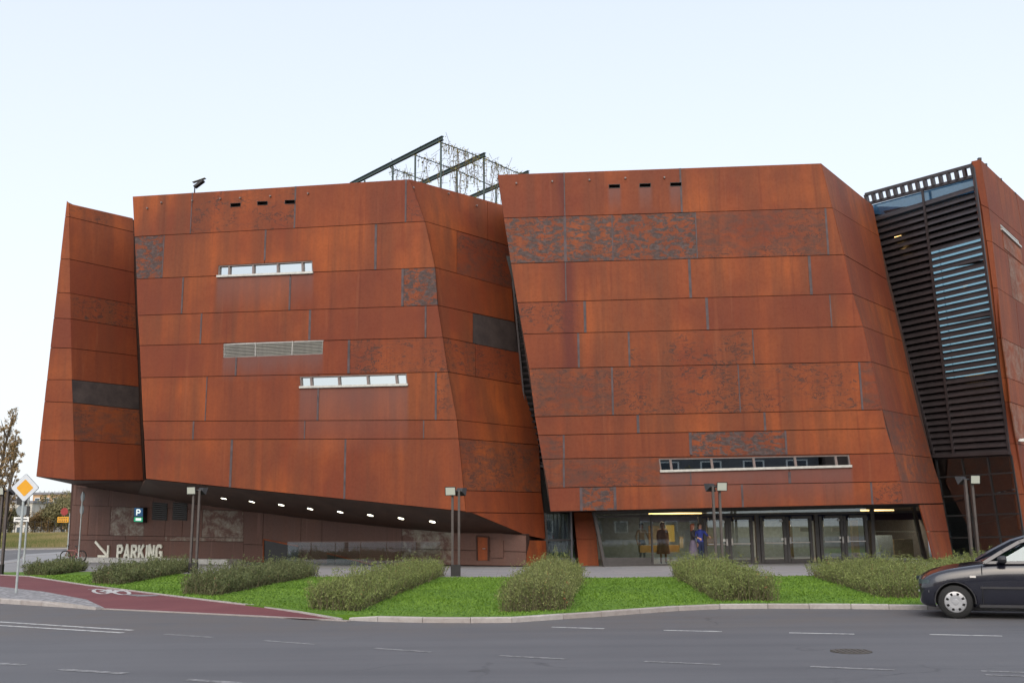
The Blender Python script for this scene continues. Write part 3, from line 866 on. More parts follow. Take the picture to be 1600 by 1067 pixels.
m.add(vs, [(2 * i, 2 * i + 2, 2 * i + 3, 2 * i + 1) for i in range(n)]); m.build('curtain', M['curtain'], cw, smooth=True, fix=False)
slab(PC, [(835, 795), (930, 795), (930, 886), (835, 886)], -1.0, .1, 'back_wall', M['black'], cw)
# slanted rust pillar
PP = Plane(gnd(915, 884, ZP), (0.03, -1, 0))
pl_ = MB().prism([PP.hit(*p, -.05) for p in ((896, 798), (929, 798), (936, 885), (905, 885))], PP.n, 2.2).build('pillar', M['c_plain'], bld)
panel(PP, [(896, 800), (928.5, 800), (932, 842), (900, 842)], M['c_plain'], pl_)
panel(PP, [(900, 842), (932, 842), (936, 884), (904.5, 884)], M['c_plain'], pl_)

# --- entrance
ent = empty('entrance_glazing', (_e0 + _e1) / 2, 'long glazed entrance front with three double doors under the right block', 'entrance')
eb = lambda x: 885 + (876 - 885) * (x - 935) / 511.0
et = lambda x: 801 + (788 - 801) * (x - 860) / 552.0
def EB(x, y, off=0): return PE.hit(x, y, off)
def ebar(a, b, w=.08, h=.10, off=.0, name='mullion', mat=None, parent=None):
    A, B = EB(*a, off), EB(*b, off)
    vertical = abs(A.z - B.z) > abs(A.x - B.x)
    return MB().bar(A, B, w if not vertical else w, h, up=PE.n if vertical else Vector((0, 0, 1))).build(name, mat or M['frame'], parent or ent)
def vx(x, y):  # image x at height y of a plumb line whose foot is at x
    return isect((x, eb(x)), (VPX, VPY), (0, y), (1600, y))[0]
def pane(q, parent, off=0.0, mat=None):
    return slab(PE, q, off, .02, 'pane', mat or M['g_door'], parent)
ty = lambda x: 807 - (x - 935) * 8 / 500.0
ebar((928, 801), (945, 885), .12, .14, .02)
ebar((934, ty(934)), (1438, ty(1438)), .10, .10, .01, 'transom')
ebar((945, 882.5), (1020, 882), .12, .12, .01, 'transom')
ebar((944, 884), (1443, 876), .10, .09, .0, 'threshold')
ebar((925, 801.5), (1436, 789.5), .10, .12, .01, 'transom')
ebar((vx(1020, 803), 803), (1020, 883), .06, .10)
ebar((1362, 795), (1365, 877), .16, .12); ebar((1427, 792), (1446, 876), .14, .14, .02)
pane([(930, 804), (1096, 801), (1096, 880), (945, 883)], ent)
pane([(1362, 798), (1428, 794), (1444, 875), (1365, 877)], ent)
pane([(1096, 797), (1364, 791), (1364, 800), (1096, 805)], ent)
slab(PE, [(945, 871), (1018, 870.5), (1018, 883), (947, 884)], .03, .05, 'kick_panel', M['frame'], ent)
for (x0, x1) in ((1097, 1183), (1186, 1276), (1279, 1363)):
    xc = (x0 + x1) / 2
    for (a, b, side) in ((x0 + 4, xc, 1), (xc, x1 - 4, -1)):
        t0, t1 = ty(a) + 5, ty(b) + 5
        d = MB(); b0, b1 = eb(a) - 2, eb(b) - 2
        P = lambda x, y, o=.04: EB(x, y, o)
        d.bar(P(vx(a + 2.5, t0), t0), P(a + 2.5, b0), .13, .08, up=PE.n)
        d.bar(P(vx(b - 2.5, t1), t1), P(b - 2.5, b1), .13, .08, up=PE.n)
        d.bar(P(a + 5.5, t0 + 1), P(b - 5.5, t1 + 1), .075, .12)
        d.bar(P(a + 5.5, b0 - 2), P(b - 5.5, b1 - 2), .075, .16)
        dd = d.build('door', M['frame'], ent)
        ym = 850 - (a - 1095) * 6 / 270.0
        MB().bar(P(a + 5.5, ym, .05), P(b - 5.5, ym, .05), .05, .05).build('push_bar', M['alu'], dd)
        pane([(a + 4, t0 + 2), (b - 4, t1 + 2), (b - 4, b1 - 3), (a + 4, b0 - 3)], dd, .03)
        hx = b - 4 if side == 1 else a + 4
        m = MB(); m.box(P(hx, ym - 3, .11), (.07, .06, .28)); m.build('handle', M['alu'], dd)
        if side == 1:
            slab(PE, [(b - 10, ym - 8), (b - 5, ym - 8), (b - 5, ym - 4), (b - 10, ym - 4)], .055, .006, 'sticker', M['white'], dd)
            slab(PE, [(b - 12, t0 + 4), (b - 3, t0 + 3.8), (b - 3, t0 + 7), (b - 12, t0 + 7.2)], .055, .006, 'sticker', M['white'], dd)
    ebar((vx(x0, 800), ty(x0)), (x0, eb(x0)), .16, .12)
# interior room
zt = RB[0].z + .02
rm = empty('foyer', (_e0 + _e1) / 2 + Vector((0, 5, 0)), 'dim entrance hall seen through the glass doors', 'room')
M['hall_wall'] = simple('dim_hall_wall', (.20, .20, .22), .8)
M['hall_floor'] = simple('grey_hall_floor', (.22, .22, .22), .35)
M['bluewall'] = simple('pale_blue_hall_wall', (.36, .44, .52), .8)
M['wood'] = simple('golden_wood', (.42, .24, .07), .5, scale=3)
M['beige'] = simple('beige_board', (.45, .38, .27), .7)
c0, c1 = _e0 + Vector((-1.0, .4, 0)), _e1 + Vector((.35, .4, 0))
b0_, b1_ = c0 + Vector((0, 8.5, 0)), c1 + Vector((0, 7.5, 0))
MB().add([c0 + up * .012, c1 + up * .012, b1_ + up * .012, b0_ + up * .012], [(0, 1, 2, 3)]).build('hall_floor', M['hall_floor'], rm, fix=False)
MB().add([b0_, b1_, b1_ + up * 3, b0_ + up * 3], [(0, 1, 2, 3)]).build('back_wall', M['bluewall'], rm, fix=False)
MB().add([c0, b0_, b0_ + up * 3, c0 + up * 3], [(0, 1, 2, 3)]).build('side_wall', M['hall_wall'], rm, fix=False)
MB().add([c1, b1_, b1_ + up * 3, c1 + up * 3], [(0, 1, 2, 3)]).build('side_wall', M['hall_wall'], rm, fix=False)
def inroom(x, y, dep): return at_depth(x, y, gnd(x, eb(x), ZP).y + dep)
for (xa, xb, y, dep) in ((1014, 1096, 802, 1.8), (1345, 1396, 797, 2.0), (1010, 1110, 807, 6.0), (1180, 1300, 806, 6.0)):  # last two, deeper strips are added only to brighten the hall
    A, B = inroom(xa, y, dep), inroom(xb, y, dep)
    so = MB().bar(A, B, .10, .07).build('strip_lamp', M['strip_on'], rm)
    la = bpy.data.lights.new('strip_and_fill_light', 'AREA'); la.shape = 'RECTANGLE'; la.size = (B - A).length; la.size_y = .3
    la.energy = 7 * (B - A).length; la.color = (1, .80, .55)
    lo_ = bpy.data.objects.new('strip_and_fill_light', la); COL.objects.link(lo_); lo_.parent = so; lo_.location = (0, 0, -.08)
    MB().bar(A + up * .2, B + up * .2, .9, .06).build('ceiling_raft', M['hall_wall'], rm)
def inbox(xa, xb, ya, yb, dep, t, name, mat):
    A, B = inroom(xa, ya, dep), inroom(xb, yb, dep)
    return MB().box(((A.x + B.x) / 2, A.y + t / 2, (A.z + B.z) / 2), (abs(B.x - A.x), t, abs(A.z - B.z))).build(name, mat, rm)
inbox(1013, 1017, 821, 850, 4, .1, 'banner', M['wood']); inbox(1040, 1054, 820, 846, 4.2, .1, 'lit_poster', emit('lit_yellow_poster', (.62, .38, .08), .22))
inbox(1019, 1031, 821, 848, 4.1, .1, 'poster', M['beige'])
inbox(1104, 1118, 820, 846, 4.5, .1, 'poster', M['beige'])
inbox(1104, 1120, 838, 852, 3.5, .5, 'cabinet', M['wood'])
inbox(1234, 1241, 800, 880, 2.4, .3, 'column', M['wood']); inbox(1330, 1344, 798, 880, 2.2, .35, 'column', M['wood'])
inbox(1396, 1426, 842, 873, 1.2, .1, 'board', M['beige']); inbox(1368, 1395, 836, 876, 2.4, .2, 'partition', M['bluewall'])
inbox(1062, 1068, 838, 856, 3, .2, 'vase', M['beige'])
inbox(1000, 1060, 852, 862, 2.6, .6, 'counter', M['wood'])
M['indigo'] = simple('indigo_ceiling_baffle', (.03, .035, .09), .6)
inbox(1000, 1420, 803, 812, 3.5, .2, 'ceiling_baffle', M['indigo'])
for x in (1250, 1300): inbox(x, x + 14, 824, 830, 5, .1, 'sign_light', M['hall_wall'])

# --- floodlight on the roof
p = PL.hit(304, 300, -.3)
rl = empty('roof_floodlight', p, 'small dark floodlight on a short mast above the left block parapet', 'lamp')
MB().tube(p - up * .6, p + up * .25, .03).build('mast', M['black'], rl)
m = MB(); m.bar(p + Vector((.0, 0, .22)), p + Vector((.42, -.1, .5)), .22, .10); m.build('lamp_head', M['black'], rl)
m = MB(); m.bar(p + Vector((-.1, 0, .45)), p + Vector((.5, -.1, .62)), .2, .02); m.build('visor', M['galv'], rl)
# parapet studs
m = MB()
for (x, y) in ((231, 326), (253, 317), (301, 314), (345, 311), (376, 310), (423, 307), (482, 303), (807, 287), (863, 284), (921, 282), (977, 279), (1038, 278), (645, 294), (700, 303), (744, 322)):
    pl__ = PL if x < 640 else (PS if x < 760 else PR)
    a = pl__.hit(x, y); m.tube(a, a + pl__.n * .08, .04, .04, 6)
o = m.build('anchor_studs', M['wframe'], bld); o['kind'] = 'stuff'

# --- steel frame with climbers on the roof
zr = at_depth(692, 214, 47).z
fr_ = empty('roof_steel_frame', (at_depth(692, 214, 47).x, 49, PL.hit(640, 280).z), 'open dark steel beam frame with tangled climbers above the roof', 'pergola')
M['greensteel'] = simple('dark_green_steel', (.035, .06, .055), .5)
def zhit(x, y, z): return gnd(x, y, z)
def ibeam(a, b, h=.22, w=.15):
    m = MB()
    m.bar(a, b, w, .03); m.bar(a - up * (h - .03), b - up * (h - .03), w, .03); m.bar(a - up * (h / 2 - .015), b - up * (h / 2 - .015), .03, h - .06)
    return m
beams = []
for (a, b) in (((548, 286), (692, 213)), ((650, 288), (758, 239)), ((722, 312), (826, 267))):
    A, B = zhit(*a, zr), zhit(*b, zr)
    ibeam(A, B).build('beam', M['greensteel'], fr_); beams.append((A, B))
def on_beam(k, x):
    A, B = beams[k]; lo, hi = 0., 1.
    for _ in range(30):
        mid = (lo + hi) / 2
        if project(A.lerp(B, mid))[0] < x: lo = mid
        else: hi = mid
    return A.lerp(B, lo)
rods = []
for k, xs in ((0, (570, 614, 649, 689)), (1, (714, 756)), (2, (775, 818))):
    for x in xs:
        P = on_beam(k, x); MB().tube(P - up * .28, P - up * 5.0, .055, n=6).build('post', M['greensteel'], fr_)
for (k, x, k2, x2) in ((0, 689, 1, 756), (1, 756, 2, 822), (0, 649, 1, 714), (0, 610, 1, 672), (1, 714, 2, 778)):
    A, B = on_beam(k, x) - up * .28, on_beam(k2, x2) - up * .28
    MB().tube(A, B, .03, n=6).build('tie_rod', M['greensteel'], fr_); rods.append((A, B))
vine = empty('climbing_vine', rods[0][0], 'straggling half bare climbing plant hanging from the roof steel frame', 'plant')
M['twig'] = simple('twig_bark', (.13, .10, .07), .9); 
t = NT('vine_leaf'); M['vleaf'] = t.out(t.mix(t.ramp(t.node('ShaderNodeAttribute', attribute_name='tint').outputs['Fac'], 0, 1), (.10, .13, .03), (.30, .24, .06)), .7)
m = MB(); lv = []; 
rv = random.Random(4)
for (A, B), dens in zip(rods, (34, 30, 12, 16, 10)):
    for i in range(dens):
        f = rv.random(); p = A.lerp(B, f)
        L = rv.choice((.4, .7, 1.2, 1.8, 2.6)); n = max(2, int(L / .25)); q = p + up * rv.uniform(0, .15)
        for j in range(n):
            q2 = q + Vector((rv.uniform(-.07, .07), rv.uniform(-.07, .07), -L / n))
            m.tube(q, q2, .012, n=3, caps=False); q = q2
            for _ in range(3 if j < 3 else 1): lv.append(q + Vector([rv.gauss(0, .09) for _ in range(3)]))
    for i in range(70):
        p = A.lerp(B, min(1, max(0, rv.gauss(.45, .3)))) + Vector([rv.gauss(0, .10) for _ in range(3)]); lv.append(p)
        if i % 4 == 0: m.tube(p, p + Vector((rv.gauss(0, .3), rv.gauss(0, .3), rv.gauss(.1, .25))), .01, n=3, caps=False)
# training wires
for (A, B) in rods[:2]:
    for j in range(1, 9):
        for s_ in range(5):
            if rv.random() < .35: continue
            a, b = A.lerp(B, s_ / 5 + .02), A.lerp(B, s_ / 5 + .15)
            m.tube(a - up * .42 * j, b - up * .42 * j + up * .1, .008, n=3, caps=False)
m.build('stem', M['twig'], vine, fix=False)['kind'] = 'stuff'
def leaf_quads(C, size, rng, flat=0.0):
    C = np.array([tuple(c) for c in C]) if not isinstance(C, np.ndarray) else C
    n = len(C); a = rng.normal(size=(n, 3)); a[:, 2] *= (1 - flat); a /= np.linalg.norm(a, axis=1)[:, None]
    b = np.cross(a, rng.normal(size=(n, 3))); b /= np.linalg.norm(b, axis=1)[:, None]
    s = size * rng.uniform(.6, 1.35, (n, 1))
    V = np.stack([C - a * s, C - b * s * .45, C + a * s, C + b * s * .45], 1).reshape(-1, 3)
    return V, np.arange(4 * n).reshape(n, 4)
V, Fq = leaf_quads(lv, .06, RNG)
big_mesh('leaves', V, Fq, M['vleaf'], np.repeat(RNG.random(len(lv)), 4), vine, origin=rods[0][0])
# ================================================================== ground
def sheet(name, pts, z, mat, kind='structure', parent=None):
    vs = [Vector((p[0], p[1], z)) for p in pts]
    tri = geometry.tessellate_polygon([vs])
    o = MB().add(vs, [tuple(t) for t in tri]).build(name, mat, parent, origin=(0, 0, 0) if parent is None else None, fix=False)
    me = o.data
    for p in me.polygons:
        if p.normal.z < 0: p.flip()
    me.update()
    if kind: o['kind'] = kind
    return o
t = NT('asphalt')
p = t.pos(True)
c = t.mix(t.ramp(t.noise(p, .25, 4, .6), .3, .7), (.086, .088, .098), (.112, .114, .124))
c = t.mix(t.math('MULTIPLY', t.ramp(t.noise(t.pos(True, (.12, 1.4, 1)), .9, 5, .6), .45, .75), .5), c, (.072, .074, .083))
c = t.mix(t.math('MULTIPLY', t.ramp(t.noise(p, 2.2, 6, .7), .62, .8), .35), c, (.12, .115, .11))
c = t.mix(t.math('MULTIPLY', t.ramp(t.noise(p, 55, 3, .7), .5, .75), .3), c, (.12, .12, .125))
c = t.mix(t.math('MULTIPLY', t.ramp(t.noise(p, 70, 2, .6), .55, .8), .4), c, (.02, .02, .025))
cr = t.node('ShaderNodeTexVoronoi', feature='DISTANCE_TO_EDGE'); cr.inputs['Scale'].default_value = .22
cw_ = t.node('ShaderNodeVectorMath', operation='ADD'); nz = t.node('ShaderNodeTexNoise'); nz.inputs['Scale'].default_value = 1.1; nz.inputs['Detail'].default_value = 6
t.link(p, nz.inputs['Vector']); t.link(nz.outputs['Color'], cw_.inputs[0]); t.link(p, cw_.inputs[1]); t.link(cw_.outputs[0], cr.inputs['Vector'])
crk = t.math('MULTIPLY', t.math('SUBTRACT', 1.0, t.ramp(cr.outputs['Distance'], .002, .009)), t.ramp(t.noise(p, .3, 2), .5, .62))
c = t.mix(t.math('MULTIPLY', crk, .6), c, (.035, .036, .040))
tr_ = t.ramp(t.noise(t.pos(True, (.03, 1.0, 1)), 1.6, 2), .40, .62)
c = t.mix(t.math('MULTIPLY', tr_, .35), c, (.125, .125, .135))
# dusty band along the kerb
X = t.node('ShaderNodeSeparateXYZ'); t.link(p, X.inputs[0])
wob = t.math('MULTIPLY', t.noise(t.pos(True, (.3, .8, 1)), 1.2, 5), 2.2)
dust = t.ramp(t.math('ADD', X.outputs[1], wob), 16.9, 19.2)
c = t.mix(t.math('MULTIPLY', t.math('MULTIPLY', dust, t.ramp(t.noise(p, 1.0, 6, .7), .3, .7)), .55), c, (.11, .088, .07))
M['asphalt'] = t.out(c, .82, 0, t.noise(p, 60, 5, .7), .35, .01)
t = NT('red_asphalt'); p = t.pos(True)
c = t.mix(t.ramp(t.noise(p, .7, 5, .6), .3, .7), (.125, .030, .036), (.16, .044, .048))
c = t.mix(t.math('MULTIPLY', t.ramp(t.noise(p, 45, 3, .7), .5, .8), .4), c, (.10, .035, .035))
M['redpath'] = t.out(c, .85, 0, t.noise(p, 50, 4), .3, .01)
t = NT('pale_paving'); p = t.pos(True)
br = t.node('ShaderNodeTexBrick'); br.inputs['Scale'].default_value = 1; br.inputs['Brick Width'].default_value = 1.2; br.inputs['Row Height'].default_value = .6
br.inputs['Mortar Size'].default_value = .012; br.inputs['Color1'].default_value = (.235, .235, .245, 1); br.inputs['Color2'].default_value = (.28, .275, .28, 1); br.inputs['Mortar'].default_value = (.19, .18, .175, 1)
t.link(p, br.inputs['Vector'])
c = t.mix(t.math('MULTIPLY', t.ramp(t.noise(p, .5, 6, .7), .4, .7), .4), br.outputs['Color'], (.24, .225, .215))
M['paving'] = t.out(c, .8, 0, t.noise(p, 20, 4), .2, .01)
t = NT('earth_grass'); p = t.pos(True)
c = t.mix(t.ramp(t.noise(p, .12, 6, .7), .4, .6), (.095, .105, .030), (.19, .15, .065))
M['field'] = t.out(c, .95)
t = NT('lawn_soil'); p = t.pos(True)
c = t.mix(t.ramp(t.noise(p, .9, 5, .6), .35, .65), (.080, .175, .008), (.120, .23, .012))
c = t.mix(t.math('MULTIPLY', t.ramp(t.noise(p, 18, 4, .7), .4, .7), .5), c, (.035, .085, .008))
M['lawn'] = t.out(c, .95, 0, t.noise(p, 30, 5), .5, .03)
t = NT('road_paint'); p = t.pos(True)
c = t.mix(t.ramp(t.noise(p, 7, 6, .75), .48, .62), (.50, .50, .49), (.20, .20, .21))
M['paint'] = t.out(c, .75)
t = NT('worn_road_paint'); p = t.pos(True)
c = t.mix(t.ramp(t.noise(p, 6, 7, .78), .42, .58), (.27, .27, .275), (.115, .115, .12))
M['paintworn'] = t.out(c, .8)
t = NT('kerb_stone'); p = t.pos(True)
oi = t.node('ShaderNodeObjectInfo').outputs['Random']
c = t.mix(oi, (.34, .30, .28), (.43, .40, .38))
c = t.mix(t.math('MULTIPLY', t.ramp(t.noise(p, 5, 7, .75), .45, .75), .6), c, (.20, .165, .15))
M['kerb'] = t.out(c, .85, 0, t.noise(p, 25, 5), .4, .01)

sheet('ground', [(-1500, -1200), (1500, -1200), (1500, 1500), (-1500, 1500)], -.06, M['field'])
kerb_px = [(545, 969), (590, 971), (660, 972.5), (735, 973), (800, 972.5), (880, 967), (940, 963), (1000, 958.5), (1060, 954), (1125, 951), (1200, 950.5), (1330, 951), (1450, 952.5), (1600, 955)]
kerbB = [gnd(x, y, 0) for x, y in kerb_px]
dlast = (kerbB[-1] - kerbB[-2]).normalized()
kerbB.append(kerbB[-1] + dlast * 16)
leftk = [gnd(x, y, 0) for x, y in ((0, 942.5), (100, 948.5), (162, 950.5))]
leftfar = leftk[0] + (leftk[0] - leftk[1]).normalized() * 30
# road
tipr = gnd(545, 969)
redlow = [gnd(x, y, 0) for x, y in ((162, 950.5), (280, 956), (400, 961.5), (475, 965.5))]
rd = [Vector((-200, -9, 0)), Vector((200, -9, 0)), Vector((200, kerbB[-1].y + 3, 0))] + kerbB[::-1] + redlow[::-1] + leftk[::-1][1:] + [leftfar, Vector((-200, leftfar.y + 6, 0))]
sheet('road', rd, 0.0, M['asphalt'])
# side street at the left
st = [gnd(-900, 892, 0), gnd(40, 880, 0), gnd(135, 868.5, 0), gnd(135, 854.5, 0), gnd(0, 858, 0), gnd(-900, 872, 0)]
q = [gnd(0, 879.5), gnd(96, 867), gnd(108, 864)]
far_l, near_l = gnd(0, 857.5), gnd(0, 879)
e0, e1 = gnd(112, 855.2), gnd(120, 864)
sv = (far_l - e0).normalized()
sheet('side_street', [near_l + sv * 60, near_l, gnd(60, 871.5), gnd(104, 866), e1 + Vector((30, 8, 0)), e0 + Vector((30, 10, 0)), e0, far_l, far_l + sv * 60], -.02, M['asphalt'])
MB().bar(far_l + sv * 60 + up * .03, e0 + Vector((20, 7, .03)), .3, .16).build('kerb', M['kerb'])['kind'] = 'structure'
a, b = gnd(0, 865), gnd(36, 863.6)
m = MB().bar(a + up * -.014, b + up * -.014, .16, .004).build('road_marking', M['paint']); m['kind'] = 'structure'
# paving of the square
lawn_back = [gnd(x, y, ZP) for x, y in ((0, 893.5), (30, 893), (140, 892.5), (300, 896.5), (400, 899.5), (490, 901), (700, 901), (950, 902), (1100, 900.5), (1230, 899.5), (1500, 897), (1700, 896))]
sv2 = (gnd(0, 880) - gnd(40, 876)).normalized()
plz = [lawn_back[0] + Vector((-30, 2, 0))] + [p + Vector((0, -.05, 0)) for p in lawn_back] + [Vector((70, lawn_back[-1].y, 0)), Vector((70, 95, 0)), Vector((-22, 95, 0)),
      gnd(116, 862.5), gnd(36, 868), gnd(34, 874.5), gnd(0, 879.5) , gnd(0, 880) + sv2 * 30]
sheet('paved_square', plz, ZP, M['paving'])
for a, b in ((gnd(0, 881, ZP), gnd(36, 876, ZP)), (gnd(36, 869.5, ZP), gnd(106, 864, ZP))):
    MB().bar(a + up * -.05, b + up * -.05, .18, .13).build('kerb', M['kerb'])['kind'] = 'structure'
# cobbled island strip
isl = [gnd(x, y, .105) for x, y in ((0, 916), (70, 924), (135, 936))] + [gnd(163, 949, .03), gnd(150, 948, .06)] + [gnd(x, y, .105) for x, y in ((100, 941), (40, 937), (0, 934))]
t = NT('granite_cobbles'); p = t.pos(True)
vo = t.node('ShaderNodeTexVoronoi'); vo.inputs['Scale'].default_value = 9; t.link(p, vo.inputs['Vector'])
c = t.mix(t.ramp(vo.outputs['Distance'], .25, .6), (.36, .36, .37), (.15, .15, .16))
c = t.mix(t.math('MULTIPLY', t.noise(p, 1.5, 5), .5), c, (.25, .24, .24))
M['cobble'] = t.out(c, .85, 0, vo.outputs['Distance'], -.5, .02)
_iv = [isl[0] + Vector((-25, 4, 0))] + isl + [isl[-1] + Vector((-25, 3.4, 0))]
o = MB().add(_iv, [tuple(q_) for q_ in geometry.tessellate_polygon([[Vector((v.x, v.y, 0)) for v in _iv]])]).build('cobbled_verge', M['cobble'], origin=(0, 0, 0), fix=False); o['kind'] = 'structure'
o = MB().add(_iv + [v - up * .2 for v in _iv], [(i, (i + 1) % len(_iv), len(_iv) + (i + 1) % len(_iv), len(_iv) + i) for i in range(len(_iv))]).build('verge_edge', M['kerb'], None, fix=False); o['kind'] = 'structure'
# red cycle path
rp_up = [(0, 898), (45, 900.5), (137, 914.5), (252, 929), (325, 938), (400, 946.5), (470, 957), (532, 967.5)]
red = [gnd(x, y, z_) for (x, y), z_ in zip(rp_up, (.09, .09, .09, .09, .09, .07, .045, .01))]
redl = [gnd(x, y, .02) for x, y in ((475, 966.5), (400, 961), (280, 955.5), (165, 950))] + [gnd(x, y, .08) for x, y in ((135, 936), (70, 924), (0, 916))]
vs = [red[0] + Vector((-25, 3, 0))] + red + [gnd(545, 969, .01)] + redl + [redl[-1] + Vector((-25, 4, 0))]
tri = geometry.tessellate_polygon([[Vector((v.x, v.y, 0)) for v in vs]])
o = MB().add(vs, [tuple(t_) for t_ in tri]).build('cycle_path', M['redpath'], origin=(0, 0, 0), fix=False); o['kind'] = 'structure'
for pg in o.data.polygons:
    if pg.normal.z < 0: pg.flip()
red_bvh = BVHTree.FromPolygons([v.co[:] for v in o.data.vertices], [p.vertices[:] for p in o.data.polygons])
def on_red(x, y, dz=.006):
    h = red_bvh.ray_cast(CO, ray(x, y))[0]
    return (h if h else gnd(x, y, .09)) + up * dz
# lawn
LZ = .10
lawn_front = [gnd(x, y, LZ) for x, y in [(0, 896.5), (45, 899), (137, 913), (252, 927.5), (325, 936.5), (400, 945)]] + [gnd(470, 955.5, .055), gnd(527, 965.5, .02)]
for v in lawn_front: v.z = LZ
_k = [gnd(545, 969)] + kerbB[1:-1]
for a, b in zip(_k[:-1], _k[1:]):
    d_ = (b - a).normalized(); q = b + Vector((-d_.y, d_.x, 0)) * .14
    lawn_front.append(Vector((q.x, q.y, LZ)))
lawn_front.append(lawn_front[-1] + dlast * 16)
lb = [Vector((p.x, p.y, LZ)) for p in lawn_back] + [Vector((34, lawn_back[-1].y, LZ))]
lawn_poly = [lawn_front[0] + Vector((-25, 4, 0))] + lawn_front + lb[::-1] + [lb[0] + Vector((-25, 3, 0))]
sheet('lawn_ground', lawn_poly, LZ - .004, M['lawn'])
m = MB()
for a, b in zip(lb[:-1], lb[1:]): m.bar(a + up * -.06, b + up * -.06, .06, .13)
o = m.build('lawn_edging', M['kerb']); o['kind'] = 'structure'
# kerb stones
def skirt(name, pts, z, depth, mat, dz=0):
    n = len(pts); vs = [Vector((p[0], p[1], z if z is not None else p[2] + dz)) for p in pts]
    o = MB().add(vs + [v - up * depth for v in vs], [(i, (i + 1) % n, n + (i + 1) % n, n + i) for i in range(n)]).build(name, mat, None, fix=False); o['kind'] = 'structure'
skirt('lawn_edge', lawn_poly, LZ - .005, .14, M['lawn'])
def kerb_run(name, pts, z0, z1s, w, step):
    holder = bpy.data.objects.new(name, None); COL.objects.link(holder); holder.location = pts[0]; holder['kind'] = 'structure'
    P = [pts[0]]; 
    for a, b in zip(pts[:-1], pts[1:]):
        n = max(1, round((b - a).length / step))
        P += [a.lerp(b, (i + 1) / n) for i in range(n)]
    N = len(P) - 1
    for i in range(N):
        a, b = P[i].copy(), P[i + 1].copy(); a.z = b.z = 0
        d = (b - a).normalized(); nrm = Vector((-d.y, d.x, 0))
        h0, h1 = z1s(i / N), z1s((i + 1) / N)
        a += d * .006; b -= d * .006
        j = random.uniform(-.004, .004); h0 += j; h1 += j
        f = [a + up * -.1, b + up * -.1, b + up * (h1 - .015), a + up * (h0 - .015)]
        tp = [a + nrm * .015 + up * h0, b + nrm * .015 + up * h1, b + nrm * w + up * h1, a + nrm * w + up * h0, b + nrm * w + up * -.1, a + nrm * w + up * -.1]
        v = f + tp
        MB().add(v, [(0, 1, 2, 3), (3, 2, 5, 4), (4, 5, 6, 7), (7, 6, 8, 9), (0, 3, 4, 7, 9), (1, 8, 6, 5, 2)]).build('kerb_stone', M['kerb'], holder)
    return holder
kb = [gnd(545, 969)] + kerbB[1:]
kerb_run('kerb', kb, -.1, lambda f: min(.095, .05 + f * 3.0), .13, .95)
kerb_run('kerb', [leftfar] + leftk, -.1, lambda f: .115 if f < .93 else .115 - (f - .93) * 1.4, .17, 1.0)
m = MB()
for a, b in zip(red[:-1], red[1:]): m.bar(a + up * .0, b + up * .0, .08, .05)
o = m.build('path_edging', M['kerb']); o['kind'] = 'structure'
m = MB(); lo = [gnd(x, y, .012) for x, y in ((162, 950.8), (280, 956.3), (400, 962), (475, 966), (545, 969.5))]
for a, b in zip(lo[:-1], lo[1:]): m.bar(a, b, .10, .02)
o = m.build('path_edging', M['kerb']); o['kind'] = 'structure'

# road markings
def mark(a, b, w, mat='paintworn', z=.004):
    A, B = gnd(*a, z), gnd(*b, z); d = (B - A).normalized(); n = Vector((-d.y, d.x, 0)) * w / 2
    N = 6; vs = []
    for i in range(N + 1):
        P = A.lerp(B, i / N); k = random.uniform(.88, 1.08)
        vs += [P - n * k, P + n * k]
    MB().add(vs, [(2 * i, 2 * i + 2, 2 * i + 3, 2 * i + 1) for i in range(N)]).build('road_marking', M[mat], fix=False)['kind'] = 'structure'
for a, b in (((0, 971), (207, 984)), ((0, 976.5), (192, 988))): mark(a, b, .11, 'paint')
mark((-400, 946), (0, 971), .11, 'paint'); mark((-400, 950), (0, 976.5), .11, 'paint')
for a, b in (((862, 979), (944, 981.5)), ((1037, 984), (1128, 986)), ((1233, 988), (1335, 990)), ((1452, 990.5), (1566, 993))): mark(a, b, .10, 'paint')
for a, b in (((258, 990), (332, 995)), ((412, 1000), (493, 1006)), ((585, 1012), (673, 1018)), ((780, 1023.5), (884, 1029)), ((1007, 1032.5), (1126, 1037.5)), ((1266, 1040.5), (1398, 1046))): mark(a, b, .10)
for a, b in (((-30, 1034), (38, 1038)), ((93, 1045), (197, 1051.5)), ((290, 1061), (400, 1068)), ((500, 1074), (610, 1080))): mark(a, b, .13)
for a, b in (((1533, 1047.5), (1700, 1053)), ((1540, 1053.5), (1700, 1059.5))): mark(a, b, .09, 'paintworn')
# manhole and patches
M['rusty_iron'] = simple('rusty_iron', (.075, .066, .058), .8)
c_ = gnd(1330, 1017.5, .0)
mh = empty('manhole_cover', c_, 'worn brown iron manhole cover in the road lane', 'manhole cover')
MB().tube(c_ + up * .001, c_ + up * .008, .27, n=28).build('frame_ring', M['rusty_iron'], mh)
m = MB()
for i in range(-3, 4): m.box(c_ + Vector((i * .075, 0, .011)), (.03, .42 - abs(i) * .05, .006))
o = m.build('tread', M['rusty_iron'], mh); o['kind'] = 'stuff'

